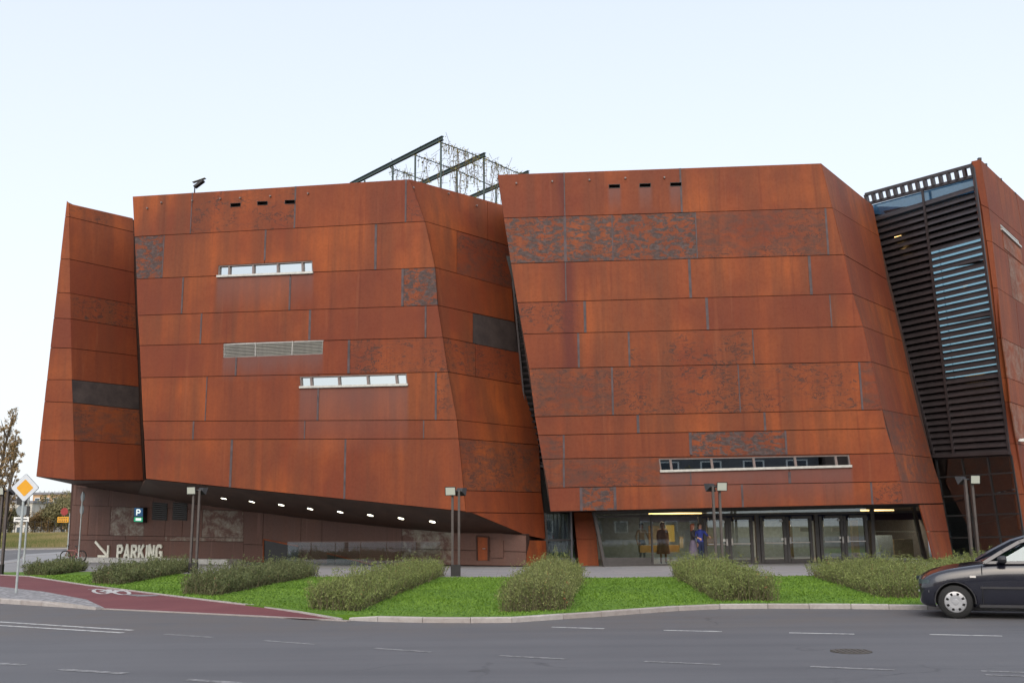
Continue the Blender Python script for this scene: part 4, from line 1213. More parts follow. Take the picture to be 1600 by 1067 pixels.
# painted bicycle on the cycle path
def on_red_line(pts, w, closed=False):
    m = MB(); P = [on_red(*p) for p in pts]
    if closed: P.append(P[0])
    for a, b in zip(P[:-1], P[1:]):
        d = (b - a).normalized(); n = Vector((-d.y, d.x, 0)).normalized() * w / 2
        m.add([a - n - d * .01, b - n + d * .01, b + n + d * .01, a + n - d * .01], [(0, 1, 2, 3)])
    return m
bs = MB()
def ell(cx, cy, rx, ry, n=18): return [(cx + rx * math.cos(2 * math.pi * i / n), cy + ry * math.sin(2 * math.pi * i / n) + (rx * math.cos(2 * math.pi * i / n)) * .09) for i in range(n)]
for m in (on_red_line(ell(158, 924, 12, 3.4), .10, True), on_red_line(ell(190, 925.5, 12, 3.2), .10, True), on_red_line([(158, 924), (170, 920.5), (192, 923.5)], .10), on_red_line([(170, 920.5), (176, 926), (158, 924)], .09), on_red_line([(138, 920.5), (150, 920), (160, 921.5)], .10), on_red_line([(176, 926), (188, 922.5)], .09), on_red_line([(186, 921.5), (200, 922.5)], .10)):
    bs.add(m.v, m.f)
bs.build('path_marking', M['paint'], fix=False)['kind'] = 'structure'
q = [on_red(x, y) for x, y in ((188, 928), (250, 929.5), (243, 931), (215, 931.5))]
MB().add(q, [(0, 1, 2, 3)]).build('path_marking', M['paintworn'], fix=False)['kind'] = 'structure'

# ================================================================== planting
t = NT('grass_blade'); at = t.node('ShaderNodeAttribute', attribute_name='tint').outputs['Fac']
c = t.mix(at, (.080, .165, .010), (.150, .265, .020)); M['blade'] = t.out(c, .7)
t.b.inputs['Subsurface Weight'].default_value = 0
lp2 = [(v.x, v.y) for v in lawn_poly]
def in_poly(X, Y, poly):
    ins = np.zeros(len(X), bool); n = len(poly)
    for i in range(n):
        x0, y0 = poly[i]; x1, y1 = poly[(i + 1) % n]
        if y0 == y1: continue
        c_ = ((y0 > Y) != (y1 > Y)) & (X < (x1 - x0) * (Y - y0) / (y1 - y0) + x0)
        ins ^= c_
    return ins
NG = 420000
gx = RNG.uniform(-26, 26, NG); gy = RNG.uniform(16.5, 38, NG) if True else 0
keep = in_poly(gx, gy, lp2) & (np.abs(gx) < gy * .60 + 1)
gx, gy = gx[keep], gy[keep]
keep = RNG.random(len(gx)) < np.clip((24.0 / gy) ** 1.5, 0, 1); gx, gy = gx[keep], gy[keep]
n = len(gx)
ang = RNG.uniform(0, 2 * np.pi, n); h = RNG.uniform(.018, .042, n) * (1 + .25 * np.sin(gx * 1.3 + gy)); lean = RNG.normal(0, .025, (n, 2)); w = RNG.uniform(.006, .013, n) * (gy / 18)
V = np.zeros((n, 3, 3)); dx, dy = np.cos(ang) * w, np.sin(ang) * w
V[:, 0] = np.stack([gx - dx, gy - dy, np.full(n, LZ)], 1); V[:, 1] = np.stack([gx + dx, gy + dy, np.full(n, LZ)], 1)
V[:, 2] = np.stack([gx + lean[:, 0], gy + lean[:, 1], LZ + h], 1)
patch = .5 + .28 * np.sin(gx * .9 + 1.3 * np.sin(gy * .7)) * np.sin(gy * 1.1 + gx * .35) + RNG.normal(0, .13, n)
tint = np.clip(np.repeat(patch, 3), 0, 1)
o = big_mesh('lawn_grass', V.reshape(-1, 3), np.arange(3 * n).reshape(n, 3), M['blade'], tint)
tag(o, 'short bright green mown grass between the shrub rows', 'grass', kind='stuff')

def shrub_mat(name, a, b, c2=None):
    t = NT(name); at = t.node('ShaderNodeAttribute', attribute_name='tint').outputs['Fac']
    c = t.mix(t.ramp(at, 0, .9), a, b)
    if c2: c = t.mix(t.math('GREATER_THAN', at, .955), c, c2)
    M[name] = t.out(c, .75); return M[name]
sm_olive = shrub_mat('shrub_olive', (.075, .105, .022), (.215, .250, .072), (.26, .12, .05))
sm_red = shrub_mat('shrub_olive_rusty', (.080, .103, .025), (.220, .243, .076), (.34, .09, .035))
sm_dark = shrub_mat('shrub_dark', (.055, .075, .024), (.145, .165, .062), (.22, .13, .07))
M['stem'] = simple('shrub_stem', (.10, .085, .045), .9)
def hedge(quad, hgt, n_st, mat, label, spike=.25, leaf=.028, per=28):
    """a row of shrubs on the ground quad (near-left, near-right, far-right, far-left)"""
    Q = [gnd(x, y, LZ) for x, y in quad]
    c0 = sum(Q, Vector()) / 4; 
    root = empty('shrub_row', (c0.x, c0.y, LZ), label, 'hedge', 'shrub rows crossing the lawn')
    u, v = RNG.random(n_st), RNG.random(n_st)
    Qn = np.array([tuple(q) for q in Q])
    base = ((1 - u) * (1 - v))[:, None] * Qn[0] + (u * (1 - v))[:, None] * Qn[1] + (u * v)[:, None] * Qn[2] + ((1 - u) * v)[:, None] * Qn[3]
    base += np.concatenate([RNG.normal(0, .06, (n_st, 2)), np.zeros((n_st, 1))], 1)
    prof = 1 - .35 * np.abs(2 * u - 1) ** 2.5
    lump = 1 + .16 * np.sin(base[:, 0] * 2.9 + 1.7 * np.sin(base[:, 1] * 1.9)) + .08 * np.sin(base[:, 1] * 5.1 + base[:, 0] * 3.3)
    H_ = .92 * hgt * prof * lump * RNG.uniform(.72, 1.0, n_st)
    tall = RNG.random(n_st) < spike + .08; H_[tall] *= RNG.uniform(1.08, 1.5, tall.sum())
    lean = RNG.normal(0, .10, (n_st, 2)); lean[:, 0] += (2 * u - 1) * .10
    # leaves along each stem
    s = np.sort(RNG.random((n_st, per)), 1) ** .8
    C = base[:, None, :] + np.stack([lean[:, 0:1] * s ** 1.5, lean[:, 1:2] * s ** 1.5, H_[:, None] * s], 2)
    spread = (.05 * (1 - s * .55))[..., None]
    C = C + RNG.normal(0, 1, C.shape) * spread * np.array([1, 1, .5])
    C[..., 2] = np.maximum(C[..., 2], LZ + .01)
    C = C.reshape(-1, 3)
    nn = len(C)
    a = RNG.normal(size=(nn, 3)) * [.7, .7, 1] + [0, 0, .9]; a /= np.linalg.norm(a, axis=1)[:, None]
    b = np.cross(a, RNG.normal(size=(nn, 3))); b /= np.linalg.norm(b, axis=1)[:, None]
    sz = leaf * RNG.uniform(.6, 1.3, (nn, 1)) * max(1.0, c0.y / 24)
    V = np.stack([C - a * sz * .2, C - b * sz * .30 + a * sz * .5, C + a * sz * 1.2, C + b * sz * .30 + a * sz * .5], 1).reshape(-1, 3)
    st_t = np.repeat(RNG.random(n_st) * .55, per); tint = np.clip(st_t + RNG.random(nn) * .45, 0, 1)
    big_mesh('foliage', V, np.arange(4 * nn).reshape(nn, 4), mat, np.repeat(tint, 4), root, origin=(c0.x, c0.y, LZ))
    # stems
    ns = n_st; tip = base + np.stack([lean[:, 0], lean[:, 1], H_], 1); ww = .006 * max(1, c0.y / 22)
    V = np.stack([base + [ww, 0, 0], base - [ww, 0, 0], tip], 1).reshape(-1, 3)
    big_mesh('stem', V, np.arange(3 * ns).reshape(ns, 3), M['stem'], None, root, origin=(c0.x, c0.y, LZ))['kind'] = 'stuff'
    # soil bed
    e = [Q[i] - (Q[i] - c0) * .03 for i in range(4)]
    sb = MB().add([p + up * .006 for p in e], [(0, 1, 2, 3)]).build('soil_bed', M['backing'], root, fix=False)
    return root
hedge([(38, 898), (74, 899), (134, 891), (100, 890)], .46, 800, sm_dark, 'dark thin shrub row farthest left, before the bicycle', .3)
hedge([(144, 911), (182, 914), (302, 892), (262, 892)], .54, 1500, sm_dark, 'shrub row in front of the PARKING lettering', .3)
hedge([(284, 928), (335, 931), (494, 899), (452, 899)], .60, 2100, sm_dark, 'shrub row running back from the cycle path, right of the first lamp post', .3)
hedge([(482, 952), (556, 956), (692, 899), (650, 899)], .62, 2600, sm_olive, 'bushy shrub row at the tip of the red cycle path', .25)
hedge([(785, 957), (884, 954), (905, 900), (845, 900)], .66, 2600, sm_red, 'olive shrub row with rusty tinged leaves, below the curtained window', .2)
hedge([(1122, 939), (1216, 939), (1128, 899), (1052, 899)], .64, 2600, sm_olive, 'olive shrub row in front of the entrance doors', .2)
hedge([(1375, 934), (1560, 938), (1420, 899), (1266, 899)], .60, 3000, sm_olive, 'long low shrub row behind the parked dark car', .2)
hedge([(1520, 915), (1800, 917), (1700, 888), (1440, 889)], .62, 2400, sm_olive, 'shrub row hidden behind the dark car bonnet', .2)

# ================================================================== lamps
M['post'] = simple('brown_grey_post', (.075, .062, .058), .5)
def lamp(px1, px2, ybase, ytop, label, flip=1, z=ZP, Yfix=None):
    B = gnd((px1 + px2) / 2, ybase, z) if Yfix is None else at_depth((px1 + px2) / 2, ybase, Yfix)
    B.z = z
    yv = lambda x: isect((x, ybase), (VPX, VPY), (0, ytop), (1600, ytop))[0]
    T = at_depth(yv((px1 + px2) / 2), ytop, B.y); H = T.z - z
    w = (px2 - px1) / F_PX * B.y
    r = empty('lamp_post', B, label, 'lamp post', 'twin post floodlights along the square')
    for s in (-1, 1):
        MB().box(B + Vector((s * w / 2, 0, H / 2)), (.075, .12, H)).build('post', M['post'], r)
    MB().box(B + Vector((0, 0, .19)), (w + .10, .16, .38)).build('base', M['black'], r)
    m = MB(); m.tube(B + Vector((-w / 2 - .06, 0, H)), B + Vector((w / 2 + .06, 0, H)), .035); m.build('cross_arm', M['black'], r)
    # two flood heads: one turned to the viewer, one away
    for s, face in ((-flip, True), (flip, False)):
        c = B + Vector((s * (w / 2 + .05), -.10 if face else .12, H + .0))
        if face: fwd = Vector((-.25 * flip, -1, -.15)).normalized()
        else: fwd = Vector((.35 * flip, 1, -.5)).normalized()
        sx = up.cross(fwd).normalized(); sz = fwd.cross(sx)
        m = MB()
        vs = []
        for (d, a, b) in ((-.10, .10, .07), (.06, .19, .15)):
            for i, j in ((-1, -1), (1, -1), (1, 1), (-1, 1)): vs.append(c + fwd * d + sx * a * i + sz * b * j)
        m.add(vs, [(0, 1, 2, 3), (4, 5, 6, 7), (0, 1, 5, 4), (1, 2, 6, 5), (2, 3, 7, 6), (3, 0, 4, 7)])
        hd = m.build('lamp_head', M['black'], r)
        g = [c + fwd * .065 + sx * .165 * i + sz * .125 * j for i, j in ((-1, -1), (1, -1), (1, 1), (-1, 1))]
        MB().prism(g, fwd, .008).build('lamp_glass', M['lamp_soft'], hd)
    return r
lamp(-6, 2, 897, 767, 'twin post floodlight cut by the left picture edge', 1)
lamp(297, 306, 895, 766, 'twin post floodlight right of the PARKING lettering', 1)
lamp(707, 717, 900, 767, 'twin post floodlight standing before the orange narrow door', 1)
lamp(1120, 1130, 897, 760, 'twin post floodlight standing before the entrance doors', -1)
lamp(1521, 1531, 893, 749, 'twin post floodlight behind the parked dark car', -1)

# ================================================================== signs
M['yellow'] = simple('sign_yellow', (.72, .34, .01), .45, var=.04)
M['signwhite'] = simple('sign_white', (.60, .64, .68), .45, var=.04)
M['signred'] = simple('sign_red', (.28, .02, .02), .5)
M['signback'] = simple('sign_back_grey', (.22, .25, .27), .5, .3)
B = gnd(25, 926, .105)
sg = empty('priority_sign', B, 'white and yellow diamond priority road sign on a tall grey pole', 'road sign')
Y = B.y
T = at_depth(41, 742, Y); c_ = at_depth(41.5, 762, Y)
MB().tube(B, Vector((B.x, B.y, c_.z + .28)), .032, n=12).build('pole', M['galv'], sg)
c_.x = B.x + .04; h_ = .60
Lx_, = (gnd(0, 0, 0).x,) if False else (0,)
tb = at_depth(41.5, 736, Y).z; bb_ = at_depth(41.5, 780, Y).z
hz = abs(at_depth(41, 738, Y).z - at_depth(41, 783, Y).z) / 2
def diamond(c, r, y, t, name, mat, parent):
    rr = r * .14; pts = []
    for (ax, az) in ((0, 1), (1, 0), (0, -1), (-1, 0)):
        t0 = (-az, ax)
        for s in (-1, 1):
            pts.append(c + Vector(((ax * (1 - .06) + s * t0[0] * .06 * -1) * r, y, (az * (1 - .06) + s * t0[1] * .06 * -1) * r)))
    a0 = sum(pts, Vector()) / 8
    pts.sort(key=lambda p: math.atan2((p - a0).z, (p - a0).x))
    return MB().prism(pts, Vector((0, -1, 0)), t).build(name, mat, parent)
diamond(c_, hz, -.05, .02, 'sign_plate', M['signback'], sg)
diamond(c_, hz * .97, -.055, .005, 'white_face', M['signwhite'], sg)
diamond(c_, hz * .60, -.060, .004, 'yellow_face', M['yellow'], sg)
for dz in (-.12, .12): MB().box(c_ + Vector((-.04, -.015, dz)), (.09, .07, .03)).build('clamp', M['galv'], sg)
# round signs seen from behind by the bicycle
B = gnd(122, 878, ZP)
rs = empty('round_sign_pair', B, 'two grey backed round signs on one pole beside the bicycle', 'road sign')
T = at_depth(130, 768, B.y)
MB().tube(B, Vector((B.x, B.y, T.z)), .035, n=10).build('pole', M['galv'], rs)
for (x, y) in ((129.5, 776), (127.5, 796)):
    P = at_depth(x, y, B.y + .06); P.x = B.x - .03; r = 7.3 / F_PX * B.y
    MB().tube(P, P + Vector((.02, .02, 0)), r, n=28).build('round_plate', M['signback'], rs)
# far stop sign with yellow plate
def far_pole(x, yb, yt, Y, label, name='road_sign'):
    B = at_depth(x, yb, Y); B.z = 0
    r = empty(name, B, label, 'road sign'); T = at_depth(x + 3, yt, Y)
    MB().tube(B, Vector((B.x, B.y, T.z)), .05, n=8).build('pole', M['galv'], r)
    return r, B
Y = 70
r, B = far_pole(106, 853, 801, Y, 'far dark red round sign above a yellow plate left of the wall corner')
P = at_depth(100.5, 799, Y - .1); MB().tube(P, P + Vector((0, .03, 0)), .26, n=20).build('round_plate', M['signred'], r)
P = at_depth(98.5, 811.5, Y - .1); MB().box(P, (.78, .03, .38)).build('yellow_plate', M['yellow'], r)
m = MB()
for i in range(2):
    for j in range(5): m.box(P + Vector((-.27 + j * .13, -.02, .08 - i * .16)), (.08, .01, .07))
o = m.build('lettering', M['black'], r); o['kind'] = 'stuff'
r, B = far_pole(108, 850, 787, 74, 'bare grey pole right behind the yellow plate sign', 'pole')
Y = 52
r, B = far_pole(37, 880, 772, Y, 'dark traffic light backs with a white plate behind the diamond sign pole', 'traffic_light')
r['category'] = 'traffic light'
P = at_depth(34.5, 779, Y - .1); MB().box(P, (.42, .2, .62)).build('signal_head', M['black'], r)
P = at_depth(34.5, 797, Y - .1); MB().tube(P, P + Vector((0, .04, 0)), .30, n=20).build('round_plate', M['signback'], r)
P = at_depth(44, 798, Y - .1); MB().box(P, (.15, .05, .5)).build('side_plate', M['black'], r)
P = at_depth(33.5, 811, Y - .12); MB().box(P, (.78, .03, .24)).build('white_plate', M['white'], r)
MB().box(P + Vector((0, -.02, 0)), (.6, .01, .05)).build('lettering', M['black'], r)

# ================================================================== bicycle
bY = gnd(115, 878, ZP)
bk_ = empty('bicycle', bY, 'small pale red framed bicycle parked by the round sign pole', 'bicycle')
M['tyre'] = simple('black_rubber', (.02, .02, .02), .85)
M['bikered'] = simple('faded_red_frame', (.28, .10, .09), .45)
wx0, wx1 = at_depth(102, 868, bY.y).x, at_depth(127, 868, bY.y).x
R0 = .31
def torus(c, R, r, ax, n=24, k=6):
    m = MB(); vs = []; fs = []
    ax = ax.normalized(); a = ax.orthogonal().normalized(); b = ax.cross(a)
    for i in range(n):
        t = 2 * math.pi * i / n; d = a * math.cos(t) + b * math.sin(t)
        for j in range(k):
            s = 2 * math.pi * j / k; vs.append(c + d * (R + r * math.cos(s)) + ax * r * math.sin(s))
    for i in range(n):
        for j in range(k): fs.append((i * k + j, ((i + 1) % n) * k + j, ((i + 1) % n) * k + (j + 1) % k, i * k + (j + 1) % k))
    return m.add(vs, fs)
yy = bY.y
for x in (wx0, wx1):
    c_ = Vector((x, yy, ZP + R0)); o = torus(c_, R0 - .03, .032, Vector((.1, 1, 0))).build('wheel', M['tyre'], bk_)
    m = MB()
    for i in range(14):
        t_ = math.pi * i / 7; m.tube(c_, c_ + Vector((math.cos(t_), 0, math.sin(t_))) * (R0 - .05), .004, n=3)
    s_ = m.build('spokes', M['galv'], o); s_['kind'] = 'stuff'
dxw = wx1 - wx0
Pf = lambda f, z, dy=0: Vector((wx0 + dxw * f, yy + dy, ZP + z))
m = MB()
for a, b in (((0, R0), (.16, .68)), ((.16, .62), (.62, .60)), ((.18, .55), (.52, .26)), ((.52, .26), (.66, .70)), ((.52, .26), (1, R0)), ((.62, .60), (1, R0))):
    m.tube(Pf(*a), Pf(*b), .024)
m.build('frame', M['bikered'], bk_)
m = MB(); m.tube(Pf(.16, .68), Pf(.14, .86), .018); m.tube(Pf(.14, .86, -.26), Pf(.14, .88, .26), .016); m.build('handlebar', M['black'], bk_)
m = MB(); m.tube(Pf(.66, .70), Pf(.68, .80), .015); m.bar(Pf(.60, .83), Pf(.80, .85), .12, .05); m.build('saddle', M['black'], bk_)
m = MB(); m.tube(Pf(.52, .26, -.05), Pf(.52, .26, .05), .09, n=16); m.build('chainring', M['black'], bk_)
m = MB(); m.bar(Pf(.52, .26, -.07), Pf(.58, .12, -.07), .03, .02); m.bar(Pf(.58, .12, -.12), Pf(.58, .12, -.05), .08, .02); m.build('pedal', M['black'], bk_)

# ================================================================== cars
t = NT('dark_car_paint'); M['carpaint'] = t.out((.010, .011, .020), .25, 0); t.b.inputs['Coat Weight'].default_value = 1.0; t.b.inputs['Coat Roughness'].default_value = .04
def car_paint(name, col):
    t = NT(name); t.out(col, .28, 0); t.b.inputs['Coat Weight'].default_value = 1; t.b.inputs['Coat Roughness'].default_value = .04; return t.m
M['hub'] = simple('silver_hubcap', (.50, .51, .53), .35, .55, var=.05)
M['carglass'] = glass('car_window_glass', (.28, .40, .42), .16)
M['plastic'] = simple('dark_trim_plastic', (.030, .030, .034), .55)
M['lamp_clear'] = simple('headlamp_lens', (.10, .13, .14), .12, .3)
M['amber'] = simple('white_indicator_lens', (.70, .66, .62), .3)
def car(paint, label, loc, yaw, group=None, detail=True):
    r = empty('parked_car', (0, 0, 0), label, 'car', group)
    # body: stations from nose (-x) to tail, each a ring of (half width, height)
    ST = [(-2.04, .36, .56, .50, .58), (-2.01, .25, .60, .66, .62), (-1.93, .20, .68, .76, .70), (-1.80, .18, .745, .82, .765), (-1.62, .17, .80, .855, .825), (-1.35, .17, .845, .865, .885), (-1.05, .17, .885, .868, .925),
          (-.80, .17, .92, .868, .965), (-.60, .17, .945, .868, .985), (-.2, .17, .955, .868, .985), (.6, .17, .965, .868, .985), (1.3, .17, .975, .865, 1.0), (1.75, .19, .965, .85, .99), (1.98, .24, .90, .80, .92), (2.09, .34, .80, .70, .82)]
    m = MB(); rings = []
    ST = [((-1.25 + (x + 1.25) * .76 if x < -1.25 else x), a, b, c, d) for (x, a, b, c, d) in ST]
    for (x, zb, zs, w, zc) in ST:
        hh = zs - zb
        sec = [(0, zb), (w * .86, zb), (w * .955, zb + .05 * 1), (w * .985, zb + hh * .35), (w, zb + hh * .62), (w * .985, zb + hh * .84), (w * .93, zs), (w * .82, zs + (zc - zs) * .7), (w * .45, zc + .005), (0, zc + .01)]
        ring = [Vector((x, -a, z)) for a, z in sec] + [Vector((x, a, z)) for a, z in sec[-2:0:-1]]
        rings.append(ring)
    k = len(rings[0]); vs = [v for rg in rings for v in rg]
    fs = [(i * k + j, (i + 1) * k + j, (i + 1) * k + (j + 1) % k, i * k + (j + 1) % k) for i in range(len(rings) - 1) for j in range(k)]
    fs += [tuple(range(k)), tuple(range(len(vs) - 1, len(vs) - k - 1, -1))]
    m.add(vs, fs)
    body = m.build('body', paint, r, origin=(0, 0, 0), smooth=True)
    FW, RW, TR, TW = -1.25, 1.26, .290, .20
    if detail:
        sub = body.modifiers.new('s', 'SUBSURF'); sub.levels = 2; sub.render_levels = 2
        cuts = []
        for x in (FW, RW):
            c_ = MB().tube(Vector((x, -1.2, TR + .01)), Vector((x, 1.2, TR + .01)), .338, n=40).build('cutter', M['black']); cuts.append(c_)
        booleans(body, cuts)
        for c_ in cuts: bpy.data.objects.remove(c_)
        body.data.polygons.foreach_set('use_smooth', [True] * len(body.data.polygons))
        inner = MB().box((0, 0, .50), (3.4, 1.16, .5)).build('wheel_well', M['black'], r)
        for x in (FW, RW):
            for s in (-1, 1):
                mm = MB(); n = 20
                for i in range(n):
                    a0, a1 = math.pi * (i / n) * 1.08 - .12, math.pi * ((i + 1) / n) * 1.08 - .12
                    for (q0, q1) in ((a0, a1),):
                        pts = []
                        for ang_, rad in ((q0, .330), (q1, .330), (q1, .346), (q0, .346)): pts.append(Vector((x + math.cos(ang_) * rad, s * .872, TR + .01 + math.sin(ang_) * rad)))
                        mm.prism(pts, Vector((0, s, 0)), .16)
                mm.build('wheel_arch', M['plastic'], r)
    # greenhouse
    G = lambda x, y, z: Vector((x, y, z))
    bw, tw = .79, .60
    low = [(-.66, .985), (-.30, .985), (1.80, 1.0)]
    roof = MB()
    rz = lambda x: 1.425 - .055 * (x - .75) ** 2 / .8
    xs = [.10, .35, .7, 1.05, 1.4, 1.62]
    vs = []; 
    for x in xs:
        for yv, dz in ((-tw, -.035), (-tw * .82, .0), (0, .018), (tw * .82, 0), (tw, -.035)): vs.append(G(x, yv, rz(x) + dz))
    top = list(vs); vs = vs + [v - Vector((0, 0, .035)) for v in top]; n5 = len(top)
    fs = [(i * 5 + j, i * 5 + j + 1, (i + 1) * 5 + j + 1, (i + 1) * 5 + j) for i in range(len(xs) - 1) for j in range(4)]
    fs += [tuple(n5 + q for q in f[::-1]) for f in fs]
    fs += [(i * 5, (i + 1) * 5, n5 + (i + 1) * 5, n5 + i * 5) for i in range(len(xs) - 1)] + [(i * 5 + 4, n5 + i * 5 + 4, n5 + (i + 1) * 5 + 4, (i + 1) * 5 + 4) for i in range(len(xs) - 1)]
    fs += [(j, n5 + j, n5 + j + 1, j + 1) for j in range(4)] + [((len(xs) - 1) * 5 + j, (len(xs) - 1) * 5 + j + 1, n5 + (len(xs) - 1) * 5 + j + 1, n5 + (len(xs) - 1) * 5 + j) for j in range(4)]
    roof.add(vs, fs); roof.build('roof', paint, r, smooth=True)
    ws = [G(-.72, -bw * .93, .97), G(-.72, bw * .93, .97), G(.12, tw * .98, rz(.1) - .02), G(.12, -tw * .98, rz(.1) - .02)]
    nrm = (ws[1] - ws[0]).cross(ws[3] - ws[0]).normalized(); 
    if nrm.x > 0: nrm = -nrm
    MB().prism(ws, nrm, .008).build('windscreen', M['carglass'], r)
    rw_ = [G(2.0, -bw * .9, .98), G(2.0, bw * .9, .98), G(1.60, tw * .98, rz(1.6) - .03), G(1.60, -tw * .98, rz(1.6) - .03)]
    MB().prism(rw_, Vector((1, 0, .4)).normalized(), .008).build('rear_window', M['carglass'], r)
    for s in (-1, 1):
        side = lambda x, z: G(x, s * (bw + (tw - bw) * (z - .985) / (1.39 - .985)), z)
        nn = (side(0, 1.39) - side(0, .985)).cross(Vector((1, 0, 0))) ; nn = nn.normalized() * 1
        if nn.y * s < 0: nn = -nn
        for (a, b, c_, d) in (((-.50, .99), (.50, .99), (.50, 1.36), (.12, 1.345)), ((.58, .99), (1.72, 1.0), (1.48, 1.345), (.58, 1.36))):
            MB().prism([side(*a), side(*b), side(*c_), side(*d)], nn, .006).build('side_window', M['carglass'], r)
        pil = MB()
        P = [side(-.72, .965), side(-.40, 1.16), side(-.10, 1.325), side(.14, 1.40), side(.5, 1.415)]
        for a, b in zip(P[:-1], P[1:]): pil.bar(a, b + (b - a).normalized() * .02, .06, .075, up=nn)
        pil.bar(side(.54, .97), side(.54, 1.40), .05, .08, up=nn); pil.bar(side(.5, 1.405), side(1.55, 1.375), .06, .05, up=nn); pil.bar(side(1.50, 1.38), side(1.84, .99), .06, .20, up=nn)
        pil.bar(side(-.74, .972), side(1.8, .99), .05, .045, up=nn)
        pil.build('window_frame', paint, r)
        if detail:
            m = MB(); c_ = G(-.42, s * .93, 1.04)
            vs = []
            for (x, ry, rz_) in ((-.09, .05, .035), (-.04, .10, .065), (.03, .105, .07), (.05, .095, .06)):
                for q in range(10):
                    a_ = 2 * math.pi * q / 10; vs.append(c_ + Vector((x, ry * math.cos(a_), rz_ * math.sin(a_))))
            m.add(vs, [(i * 10 + j, i * 10 + (j + 1) % 10, (i + 1) * 10 + (j + 1) % 10, (i + 1) * 10 + j) for i in range(3) for j in range(10)] + [tuple(range(9, -1, -1)), tuple(range(30, 40))])
            m.bar(c_ + Vector((-.01, -s * .16, -.05)), c_ + Vector((-.01, 0, -.04)), .06, .03)
            m.build('wing_mirror', M['plastic'], r, smooth=False)
            sy = .868
            for (x0, x1, z, h__) in ((-.82, .52, .545, .035), (.56, 1.0, .545, .035)):
                MB().bar(G(x0, s * (sy + .004), z), G(x1, s * (sy + .004), z), .022, h__).build('side_moulding', M['plastic'], r)
            MB().bar(G(-.86, s * (sy - .03), .225), G(.9, s * (sy - .03), .225), .04, .05).build('sill', M['plastic'], r)
            for x in (-.80, .55):
                MB().bar(G(x, s * .8665, .26), G(x + .03, s * .845, .93), .012, .012).build('door_seam', M['black'], r)
            MB().bar(G(.30, s * .875, .80), G(.46, s * .875, .80), .03, .035).build('door_handle', M['plastic'], r)
            MB().box(G(-.93, s * .862, .735), (.10, .02, .035)).build('indicator', M['amber'], r)
            # headlamp wrapping round the corner
            hl = MB(); vs = []
            for (x, w) in ((-1.825, .46), (-1.815, .60), (-1.77, .715), (-1.69, .785), (-1.64, .805)):
                vs += [G(x - .012, s * w, .53), G(x - .012, s * (w + .004), .68)]
            hl.add(vs, [(2 * i, 2 * i + 2, 2 * i + 3, 2 * i + 1) for i in range(4)])
            hh_ = hl.build('headlight', M['lamp_clear'], r, fix=False)
            MB().bar(G(-1.84, s * .60, .47), G(-1.67, s * .80, .47), .02, .035).build('bumper_strip', M['alu'], r)
            tl = MB().box(G(1.98, s * .70, .80), (.12, .18, .2)).build('tail_light', M['signred'], r)
        for x in (FW, RW):
            c_ = G(x, s * (.865 - TW / 2), TR)
            ty_ = torus(c_, TR - .055, .0, Vector((0, 1, 0)))
            m = MB(); prof = [(TR - .10, -TW / 2), (TR - .015, -TW / 2 + .01), (TR, -TW / 2 + .035), (TR, TW / 2 - .035), (TR - .015, TW / 2 - .01), (TR - .10, TW / 2)]
            n = 40; vs = []
            for i in range(n):
                a_ = 2 * math.pi * i / n
                for (rr, yy_) in prof: vs.append(c_ + Vector((math.cos(a_) * rr, yy_, math.sin(a_) * rr)))
            m.add(vs, [(i * 6 + j, ((i + 1) % n) * 6 + j, ((i + 1) % n) * 6 + j + 1, i * 6 + j + 1) for i in range(n) for j in range(5)])
            wheel = m.build('wheel', M['tyre'], r, smooth=True)
            # hubcap: dished disc with eight holes near the rim
            m = MB(); face = c_ + Vector((0, s * (TW / 2 - .012), 0)); nh = 8
            m.tube(face - Vector((0, s * .07, 0)), face - Vector((0, s * .05, 0)), TR - .10, n=32)
            m2 = MB(); seg = 64; rad = [0, .05, .055, .118, .162, .182, .196]; bul = [.012, .012, .004, .006, .0, -.004, -.018]
            vs = []
            for i in range(seg):
                a_ = 2 * math.pi * i / seg
                for rr, bb in zip(rad[1:], bul[1:]): vs.append(face + Vector((math.cos(a_) * rr, s * bb, math.sin(a_) * rr)))
            kk = len(rad) - 1; fs = []
            for i in range(seg):
                for j in range(kk - 1):
                    if j == 2 and (i % 8) in (3, 4, 5): continue   # opening
                    if j == 3 and (i % 8) in (3, 4, 5) and False: continue
                    fs.append((i * kk + j, ((i + 1) % seg) * kk + j, ((i + 1) % seg) * kk + j + 1, i * kk + j + 1))
            vs.append(face + Vector((0, s * .014, 0))); fs += [(i * kk, ((i + 1) % seg) * kk, seg * kk) for i in range(seg)]
            m2.add(vs, fs)
            b_ = m.build('brake_disc', M['black'], wheel)
            m2.build('hubcap', M['hub'], wheel)
    MB().box((-.25, 0, .92), (.8, 1.3, .05)).build('dashboard', M['plastic'], r)
    for s in (-.36, .36):
        MB().box((.35, s, .85), (.16, .46, .75)).build('seat', M['plastic'], r)
    r.location = loc; r.rotation_euler = (0, 0, yaw)
    return r
th = R_(20)
wc = gnd(1496, 966)
# wheel contact (near side front wheel) at (-1.25, -.79) of the car
cth, sth = math.cos(-th), math.sin(-th)
lx, ly = -1.25, -.83
loc = Vector((wc.x - (lx * cth - ly * sth), wc.y + .02 - (lx * sth + ly * cth), 0))
car(M['carpaint'], 'dark navy hatchback parked at the kerb, its nose at the right edge', loc, -th)

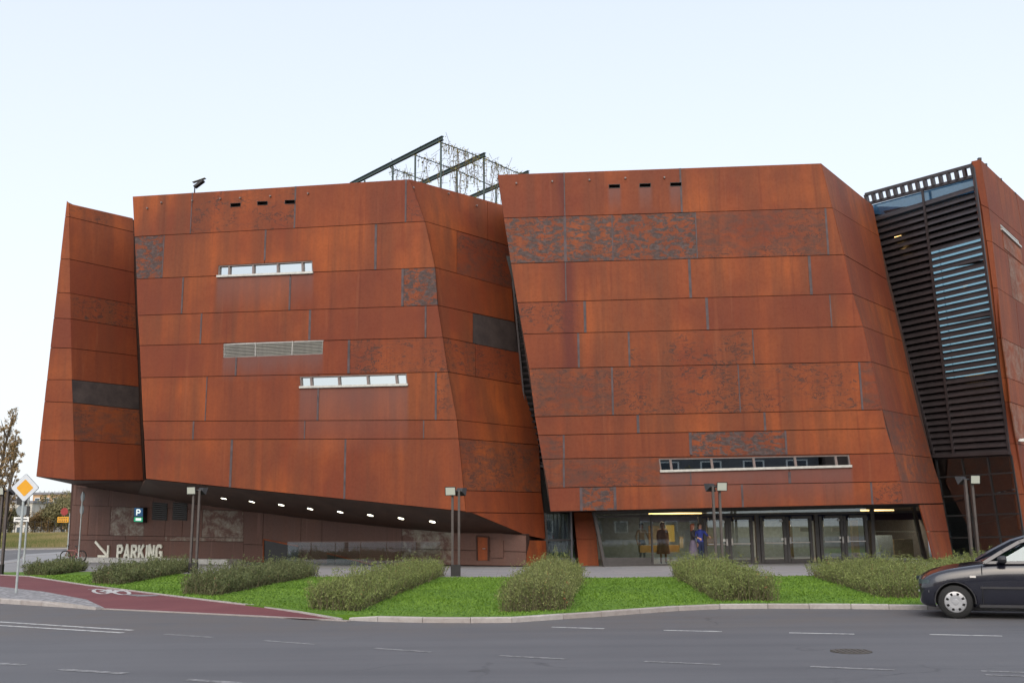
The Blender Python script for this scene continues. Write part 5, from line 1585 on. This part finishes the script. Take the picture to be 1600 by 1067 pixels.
# ================================================================== people
M['skin'] = simple('skin', (.42, .24, .17), .6)
M['hair_red'] = simple('auburn_hair', (.16, .045, .02), .7)
M['hair_dk'] = simple('dark_hair', (.03, .02, .015), .7)
def cloth(name, col): M[name] = simple(name, col, .85)
cloth('brown_coat', (.20, .08, .045)); cloth('black_jacket', (.022, .018, .022)); cloth('rust_top', (.14, .045, .03)); cloth('lilac_skirt', (.11, .09, .13))
cloth('blue_top', (.04, .06, .30)); cloth('navy_trousers', (.02, .03, .08)); cloth('beige_top', (.40, .34, .26)); cloth('jeans', (.10, .14, .22))
def person(loc, yaw, H, label, top, legs, hair, pose, skirt=None, coat=None, bag=None):
    r = empty('person', (0, 0, 0), label, 'person')
    s = H / 1.7
    J = {'pel': (0, 0, .93), 'wai': (0, .01, 1.08), 'che': (0, .0, 1.28), 'nec': (0, .0, 1.45), 'hd0': (0, -.015, 1.53), 'hd1': (0, -.02, 1.62), 'hd2': (0, -.01, 1.68)}
    rad = {'pel': .135, 'wai': .115, 'che': .14, 'nec': .052, 'hd0': .07, 'hd1': .088, 'hd2': .06}
    ed = [('pel', 'wai'), ('wai', 'che'), ('che', 'nec'), ('nec', 'hd0'), ('hd0', 'hd1'), ('hd1', 'hd2')]
    for sd_, sg_ in (('l', -1), ('r', 1)):
        st_ = pose.get('stride', .0) * sg_; arm = pose.get('arm_' + sd_, (.05, -.02, 0))
        J['hip' + sd_] = (sg_ * .09, 0, .88); rad['hip' + sd_] = .095
        J['kne' + sd_] = (sg_ * .095, -.03 - st_ * .5, .49); rad['kne' + sd_] = .06
        J['ank' + sd_] = (sg_ * .10, .02 - st_, .09); rad['ank' + sd_] = .042
        J['toe' + sd_] = (sg_ * .11, -.13 - st_, .035); rad['toe' + sd_] = .035
        ed += [('pel', 'hip' + sd_), ('hip' + sd_, 'kne' + sd_), ('kne' + sd_, 'ank' + sd_), ('ank' + sd_, 'toe' + sd_)]
        J['sho' + sd_] = (sg_ * .175, 0, 1.39); rad['sho' + sd_] = .062
        J['elb' + sd_] = (sg_ * (.22 + arm[0]), -arm[1] * .4 + .02, 1.12 + arm[2] * .3); rad['elb' + sd_] = .045
        J['wri' + sd_] = (sg_ * (.22 + arm[0] * .5), -.03 - arm[1], .88 + arm[2]); rad['wri' + sd_] = .030
        J['pal' + sd_] = (sg_ * (.22 + arm[0] * .4), -.06 - arm[1] * 1.1, .81 + arm[2] * 1.12); rad['pal' + sd_] = .034
        ed += [('che', 'sho' + sd_), ('sho' + sd_, 'elb' + sd_), ('elb' + sd_, 'wri' + sd_), ('wri' + sd_, 'pal' + sd_)]
        for q in range(5):
            nm = 'f%d%s' % (q, sd_); o_ = Vector(J['pal' + sd_]); w_ = Vector(J['wri' + sd_]); dd = (o_ - w_).normalized()
            sidev = Vector((0, 1, 0)).cross(dd).normalized() if abs(dd.y) < .9 else Vector((1, 0, 0))
            sp = Vector((0, 1, 0)) - dd * dd.y
            if sp.length < .1: sp = Vector((0, 0, 1))
            sp.normalize()
            if q < 4: tip = o_ + dd * (.085 - abs(q - 1.4) * .012) + sp * (q - 1.5) * .022 + sidev * .012
            else: tip = o_ + dd * .02 - sp * .065
            J[nm] = tuple(tip); rad[nm] = .0095; ed.append(('pal' + sd_, nm))
    names = list(J); idx = {n_: i for i, n_ in enumerate(names)}
    me = bpy.data.meshes.new('body'); me.from_pydata([Vector(J[n_]) * s for n_ in names], [(idx[a], idx[b]) for a, b in ed], [])
    o = bpy.data.objects.new('body', me); COL.objects.link(o); o.parent = r
    md = o.modifiers.new('skin', 'SKIN')
    for i, n_ in enumerate(names):
        rr = rad[n_] * s; me.skin_vertices[0].data[i].radius = (rr, rr * (.72 if n_ in ('pel', 'wai', 'che') else 1))
    me.skin_vertices[0].data[idx['pel']].use_root = True
    o.modifiers.new('sub', 'SUBSURF').levels = 2
    bpy.context.view_layer.update(); dg = bpy.context.evaluated_depsgraph_get()
    nm_ = bpy.data.meshes.new_from_object(o.evaluated_get(dg)); o.modifiers.clear(); o.data = nm_
    nm_.materials.clear()
    for mt in (M['skin'], top, legs, M['black']): nm_.materials.append(mt)
    for pg in nm_.polygons:
        c_ = pg.center / s; ax = abs(c_.x)
        if c_.z < .085: k_ = 3
        elif c_.z < .96 and ax < .2 and c_.z < .96 and not (c_.z > .70 and ax > .17): k_ = 2
        elif c_.z > 1.46: k_ = 0
        else: k_ = 1
        for sd_ in 'lr':
            w_ = Vector(J['wri' + sd_])
            if (c_ - w_).length < .16 and (c_ - Vector(J['pal' + sd_])).length < .13: k_ = 0
        pg.material_index = k_; pg.use_smooth = True
    # face
    f = MB(); hc = Vector((0, -.10, 1.605)) * s
    f.add([hc + Vector(v) * s for v in ((-.012, 0, -.02), (.012, 0, -.02), (0, 0, .02), (0, -.022, -.015))], [(0, 1, 3), (1, 2, 3), (2, 0, 3), (0, 2, 1)])
    f.build('nose', M['skin'], r)
    for sx in (-1, 1):
        MB().tube(Vector((sx * .03, -.098, 1.625)) * s, Vector((sx * .03, -.104, 1.625)) * s, .011 * s).build('eye', M['black'], r)
        MB().tube(Vector((sx * .083, -.0, 1.60)) * s, Vector((sx * .092, .012, 1.60)) * s, .022 * s).build('ear', M['skin'], r)
    MB().bar(Vector((-.022, -.098, 1.565)) * s, Vector((.022, -.098, 1.565)) * s, .006, .008).build('mouth', M['signred'], r)
    # hair: cap open at the face
    hm = MB(); vs = []; nn, kk = 8, 16; long_ = pose.get('hair', .12)
    for i in range(nn + 1):
        ph = math.pi * .58 * i / nn
        for j in range(kk):
            a_ = 2 * math.pi * j / kk; rr = .098; z = 1.63 + .088 * math.cos(ph) + .005
            front = max(0, -math.sin(a_))
            zz = z - (long_ if i == nn else 0) * (1 - front) + front * .05 * (i / nn)
            vs.append(Vector((math.cos(a_) * rr * math.sin(ph) if i < nn else math.cos(a_) * rr * .92, .008 + math.sin(a_) * (rr * .98) * max(.0, math.sin(ph)), zz)) * s)
    hm.add(vs, [(i * kk + j, i * kk + (j + 1) % kk, (i + 1) * kk + (j + 1) % kk, (i + 1) * kk + j) for i in range(nn) for j in range(kk)])
    hm.build('hair', hair, r, smooth=True)
    def cone(z0, z1, r0, r1, name, mat, stretch=.75):
        m = MB(); vs = []; n = 20; rows = 6
        for i in range(rows + 1):
            f_ = i / rows; z = z0 + (z1 - z0) * f_; R__ = r0 + (r1 - r0) * f_ ** .8
            for j in range(n):
                a_ = 2 * math.pi * j / n; k_ = 1 + .05 * math.sin(j * 2.1) * f_
                vs.append(Vector((math.cos(a_) * R__ * k_, math.sin(a_) * R__ * stretch * k_, z)) * s)
        m.add(vs, [(i * n + j, i * n + (j + 1) % n, (i + 1) * n + (j + 1) % n, (i + 1) * n + j) for i in range(rows) for j in range(n)])
        m.build(name, mat, r, smooth=True)
    if skirt: cone(1.05, .42, .14, .27, 'skirt', skirt)
    if coat: cone(1.30, .40, .17, .28, 'coat', coat)
    if bag: MB().box(Vector((.30, -.02, .78)) * s, (.10, .28, .24)).build('handbag', bag, r)
    r.location = loc; r.rotation_euler = (0, 0, yaw)
    return r
def stand(x, dep): 
    p = gnd(x, eb(x), ZP); return p + Vector((0, dep, .012 if dep > 0 else 0))
person(stand(1046, 1.6), 0, 1.74, 'person in a long brown coat standing behind the entrance glass', M['brown_coat'], M['brown_coat'], M['hair_dk'], {'arm_l': (.0, .02, 0), 'arm_r': (.0, .02, 0), 'stride': .02}, coat=M['brown_coat'])
person(stand(1026, 4.5), 0.3, 1.70, 'person in a pale beige top deep inside the entrance hall', M['beige_top'], M['jeans'], M['hair_dk'], {'arm_r': (.05, .12, .2)})
person(stand(1077, -1.1), R_(70), 1.66, 'auburn haired person in a black jacket and lilac grey skirt outside the glass', M['black_jacket'], M['lilac_skirt'], M['hair_red'], {'stride': .16, 'arm_l': (.02, .25, .25), 'hair': .2}, skirt=M['lilac_skirt'])
person(stand(1091, -.7), R_(20), 1.68, 'person in a bright blue top and navy trousers beside the doors', M['blue_top'], M['navy_trousers'], M['hair_dk'], {'stride': -.10, 'arm_r': (.06, .28, .3)})

# ================================================================== far left background
t = NT('tree_leaf'); at = t.node('ShaderNodeAttribute', attribute_name='tint').outputs['Fac']
M['leaf_autumn'] = t.out(t.mix(at, (.14, .12, .05), (.34, .21, .10)), .8)
t = NT('tree_leaf_green'); at = t.node('ShaderNodeAttribute', attribute_name='tint').outputs['Fac']
M['leaf_green'] = t.out(t.mix(at, (.10, .105, .045), (.24, .21, .10)), .8)
M['bark'] = simple('bark', (.09, .07, .05), .9)
def tree(base, H, Rc, label, mat, z0=.15, n=5000, col=False, leaf=.12, name='tree', limbs=9):
    r = empty(name, base, label, 'tree')
    rv = random.Random(int(abs(base.x * 31 + base.y * 7)))
    m = MB(); P = base.copy(); steps = 7; pts = [P.copy()]
    for i in range(steps):
        P = P + Vector((rv.uniform(-.02, .02) * H, rv.uniform(-.02, .02) * H, H * .88 / steps)); pts.append(P.copy())
    for i in range(steps): m.tube(pts[i], pts[i + 1], H * .018 * (1 - i / steps * .8) + .02, H * .018 * (1 - (i + 1) / steps * .8) + .02, n=8, caps=False)
    ends = []
    for i in range(limbs):
        f = z0 + (1 - z0) * (i + .5) / limbs * .85; j = min(steps - 1, int(f * steps)); o_ = pts[j].lerp(pts[j + 1], f * steps - j)
        a_ = i * 2.4 + rv.uniform(-.4, .4); L = Rc * (.9 if not col else 1.0) * math.sin(math.pi * min(1, .25 + f * .75)) + .3 * Rc
        tip = o_ + Vector((math.cos(a_) * L * .8, math.sin(a_) * L * .8, L * (.6 if not col else 2.2)))
        mid = o_.lerp(tip, .5) + Vector((0, 0, -.06 * L))
        m.tube(o_, mid, H * .008 + .01, H * .005 + .01, n=5, caps=False); m.tube(mid, tip, H * .005 + .01, .01, n=5, caps=False)
        for k_ in range(6):
            q = o_.lerp(tip, .35 + .65 * k_ / 5); ends.append(q)
    ends += pts[3:]
    m.build('trunk', M['bark'], r, fix=False)
    E = np.array([tuple(e_) for e_ in ends]); rng = np.random.default_rng(int(abs(base.x) * 10) + 1)
    cl = E[rng.integers(0, len(E), 130)] + rng.normal(0, Rc * .17, (130, 3)) * [1, 1, 1 if not col else 1.8]
    C = cl[rng.integers(0, 130, n)] + rng.normal(0, Rc * .10, (n, 3))
    C = C[C[:, 2] > base.z + H * z0 * .7]; n = len(C)
    V, Fq = leaf_quads(C, leaf, rng)
    tint = np.clip(rng.random(n) * .6 + (C[:, 0] * 0 + rng.random(n) * .4), 0, 1)
    big_mesh('crown', V, Fq, mat, np.repeat(tint, 4), r, origin=tuple(base))
    return r
def fz(Y): return -.04 + 1.40 * min(1, max(0, (Y - 117) / 30.0)) ** .8
def gp_(x, Y, z=None):
    p = at_depth(x, 833, Y); p.z = fz(Y) if z is None else z; return p
def hgt(x, y, Y): return at_depth(x, y, Y).z
Yt = 150
tree(gp_(6, Yt), hgt(6, 655, Yt) - 1.3, 1.3, 'slender autumn poplar at the left picture edge', M['leaf_autumn'], .05, 5200, True, .13, 'poplar_tree', 14)
tree(gp_(-12, Yt + 2), hgt(0, 615, Yt) - 1.3, 1.7, 'taller autumn poplar cut by the left picture edge', M['leaf_autumn'], .05, 5200, True, .14, 'poplar_tree', 14)
Yb = 125
tree(gp_(96, 156), hgt(96, 778, 156) - 1.4, 3.2, 'broad dull green tree touching the museum wall corner', M['leaf_green'], .1, 8000, False, .17)
tree(gp_(76, 158), hgt(76, 798, 158) - 1.4, 2.2, 'low bushy tree before the ochre far building', M['leaf_autumn'], .05, 5000, False, .17)
tree(gp_(4, 152), hgt(2, 796, 152) - 1.4, 2.0, 'low green tree left of the white far building', M['leaf_green'], .05, 4500, False, .16)
tree(gp_(55, 160), hgt(55, 806, 160) - 1.4, 2.4, 'small sparse bush between the two far buildings', M['leaf_autumn'], .05, 3500, False, .15)
tree(gp_(118, 154), hgt(110, 782, 154) - 1.4, 3.4, 'green tree mostly hidden by the museum corner', M['leaf_green'], .08, 4000, False, .17)
M['ochre'] = simple('ochre_render', (.46, .30, .17), .9, space=True, scale=.6)
M['offwhite'] = simple('offwhite_render', (.52, .50, .46), .9, space=True, scale=.6)
M['greyroof'] = simple('grey_roof', (.20, .20, .22), .8)
M['farglass'] = simple('far_window_glass', (.06, .08, .10), .15)
def far_building(x0, x1, Y, ytop, D, mat, label, wins, roof=.5, nrows=3, ncols=6, group=None):
    A, Bp = gp_(x0, Y), gp_(x1, Y); zt = hgt((x0 + x1) / 2, ytop, Y)
    cx = (A.x + Bp.x) / 2; w = Bp.x - A.x
    r = empty('far_building', (cx, Y, 0), label, 'building', group)
    MB().box((cx, Y + D / 2, zt / 2), (w, D, zt)).build('wall', mat, r)
    MB().box((cx, Y + D / 2, zt + .2), (w + .5, D + .5, .4)).build('roof', M['greyroof'], r)
    fh = zt / nrows
    for i in range(nrows):
        for j in range(ncols):
            c_ = Vector((A.x + w * (j + .5) / ncols, Y - .03, fh * (i + .55)))
            f = MB().box(c_, (w / ncols * .55, .12, fh * .5)).build('window', M['white'], r)
            MB().box(c_ - Vector((0, .05, 0)), (w / ncols * .47, .06, fh * .42)).build('pane', M['farglass'], f)
    return r
far_building(-14, 47, 178, 786, 14, M['offwhite'], 'off white low building behind the field at the far left', 0, nrows=2, ncols=5)
far_building(47, 150, 190, 772, 14, M['ochre'], 'ochre rendered building behind the field beside the museum', 0, nrows=3, ncols=7)
far_building(-160, -20, 185, 780, 14, M['ochre'], 'long ochre building beyond the left picture edge', 0, nrows=3, ncols=9)
m = MB()
for x in (62, 69, 76):
    p = at_depth(x, 774, 195); m.tube(p - up * .5, p + up * .9, .05); m.tube(p + up * .6 - Vector((.3, 0, 0)), p + up * .6 + Vector((.3, 0, 0)), .04)
ant = empty('roof_antennas', at_depth(69, 774, 195), 'three small antennas on the ochre far building roof', 'antenna'); o = m.build('antenna_mast', M['black'], ant); o['kind'] = 'stuff'
# field: slightly raised rough grass
_ys = [116.6, 119, 123, 128, 134, 140, 147, 230]
_v = [Vector((x, y, fz(y) + .0)) for y in _ys for x in (-260, -95, -60, -44, -30)]
o = MB().add(_v, [(r_ * 5 + c_, r_ * 5 + c_ + 1, (r_ + 1) * 5 + c_ + 1, (r_ + 1) * 5 + c_) for r_ in range(len(_ys) - 1) for c_ in range(4)]).build('field', M['field'], origin=(0, 0, 0), fix=False); o['kind'] = 'structure'
n = 120000; X_ = RNG.uniform(-100, -30, n); Y_ = RNG.uniform(117.5, 150, n)
k_ = (X_ > -.56 * Y_) & (X_ < -.38 * Y_); X_, Y_ = X_[k_], Y_[k_]; n = len(X_)
ZF = np.array([fz(v) for v in Y_])
h = RNG.uniform(.15, .45, n); w = RNG.uniform(.03, .07, n); V = np.zeros((n, 3, 3))
V[:, 0] = np.stack([X_ - w, Y_, ZF - .02], 1); V[:, 1] = np.stack([X_ + w, Y_, ZF - .02], 1); V[:, 2] = np.stack([X_ + RNG.normal(0, .1, n), Y_, ZF + h], 1)
t = NT('rough_grass_blade'); at = t.node('ShaderNodeAttribute', attribute_name='tint').outputs['Fac']; M['rough'] = t.out(t.mix(at, (.075, .10, .02), (.27, .21, .10)), .85)
tn = np.clip(.5 + .4 * np.sin(X_ * .35) * np.sin(Y_ * .22) + RNG.normal(0, .25, n), 0, 1)
tag(big_mesh('rough_grass', V.reshape(-1, 3), np.arange(3 * n).reshape(n, 3), M['rough'], np.repeat(tn, 3)), 'rough dry grass field across the side street', 'grass', kind='stuff')
# mesh fence along the field
fc = empty('mesh_fence', gp_(40, 149), 'thin dark mesh fence before the far buildings', 'fence')
A, Bp = gp_(-30, 149), gp_(116, 149)
for i in range(15):
    p = A.lerp(Bp, i / 14); MB().tube(p, p + up * 2.0, .05, n=6).build('post', M['black'], fc)
for z in (.3, 1.1, 1.85): MB().tube(A + up * z, Bp + up * z, .025, n=4).build('rail', M['black'], fc)

# ================================================================== across the street, behind the camera (seen in the panes)
M['dimwhite'] = simple('dusty_brick', (.14, .10, .085), .9, space=True, scale=.5)
M['plaster'] = simple('grey_plaster', (.13, .13, .14), .9, space=True, scale=.4)
def back_building(x0, x1, Y, H, mat, label, nr, nc):
    r = empty('street_building', ((x0 + x1) / 2, Y, 0), label, 'building')
    w = x1 - x0
    MB().box(((x0 + x1) / 2, Y - 6, H / 2), (w, 12, H)).build('wall', mat, r)
    MB().box(((x0 + x1) / 2, Y - 6, H + .2), (w + .6, 12.6, .4)).build('roof', M['greyroof'], r)
    fh = H / nr
    for i in range(nr):
        for j in range(nc):
            c_ = Vector((x0 + w * (j + .5) / nc, Y + .03, fh * (i + .55)))
            f = MB().box(c_, (w / nc * .5, .1, fh * .52)).build('window', M['white'], r)
            MB().box(c_ + Vector((0, .05, 0)), (w / nc * .42, .06, fh * .45)).build('pane', M['farglass'], f)
back_building(-60, -22, -44, 14, M['ochre'], 'ochre block across the street mirrored in the museum glass', 5, 10)
back_building(-21, 25.5, -46, 17, M['plaster'], 'grey plaster block across the street mirrored in the museum glass', 5, 9)
back_building(26, 66, -44, 15, M['dimwhite'], 'brown brick block across the street mirrored in the museum glass', 5, 10)
cp = [('silver estate car mirrored in the entrance glass', (.45, .46, .48), (4, -13, 0)), ('white car mirrored in the entrance glass', (.7, .7, .7), (11, -13.4, 0)), ('red car mirrored in the entrance glass', (.30, .02, .02), (17.5, -13, 0)), ('blue car mirrored in the entrance glass', (.03, .07, .25), (-3, -13.2, 0)), ('grey car mirrored at the far right glass', (.16, .17, .19), (25, -13.1, 0))]
for i, (lb_, col_, lc) in enumerate(cp):
    car(car_paint('car_paint_%d' % i, col_), lb_, Vector(lc), math.pi if i % 2 else 0, 'cars parked across the street', detail=True)
sheet('far_pavement', [(-200, -9), (-200, -38), (200, -38), (200, -9)], .03, M['paving'])
for i, (x, y) in enumerate(((-10, -24), (8, -27), (24, -25), (38, -23))):
    tree(Vector((x, y, 0)), 7 + i % 2, 2.2, ('broad street tree across the road, %s' % ('left of the grey block', 'before the grey block', 'between the grey and brick blocks', 'before the brown brick block')[i]), M['leaf_green'], .25, 2500, False, .2)
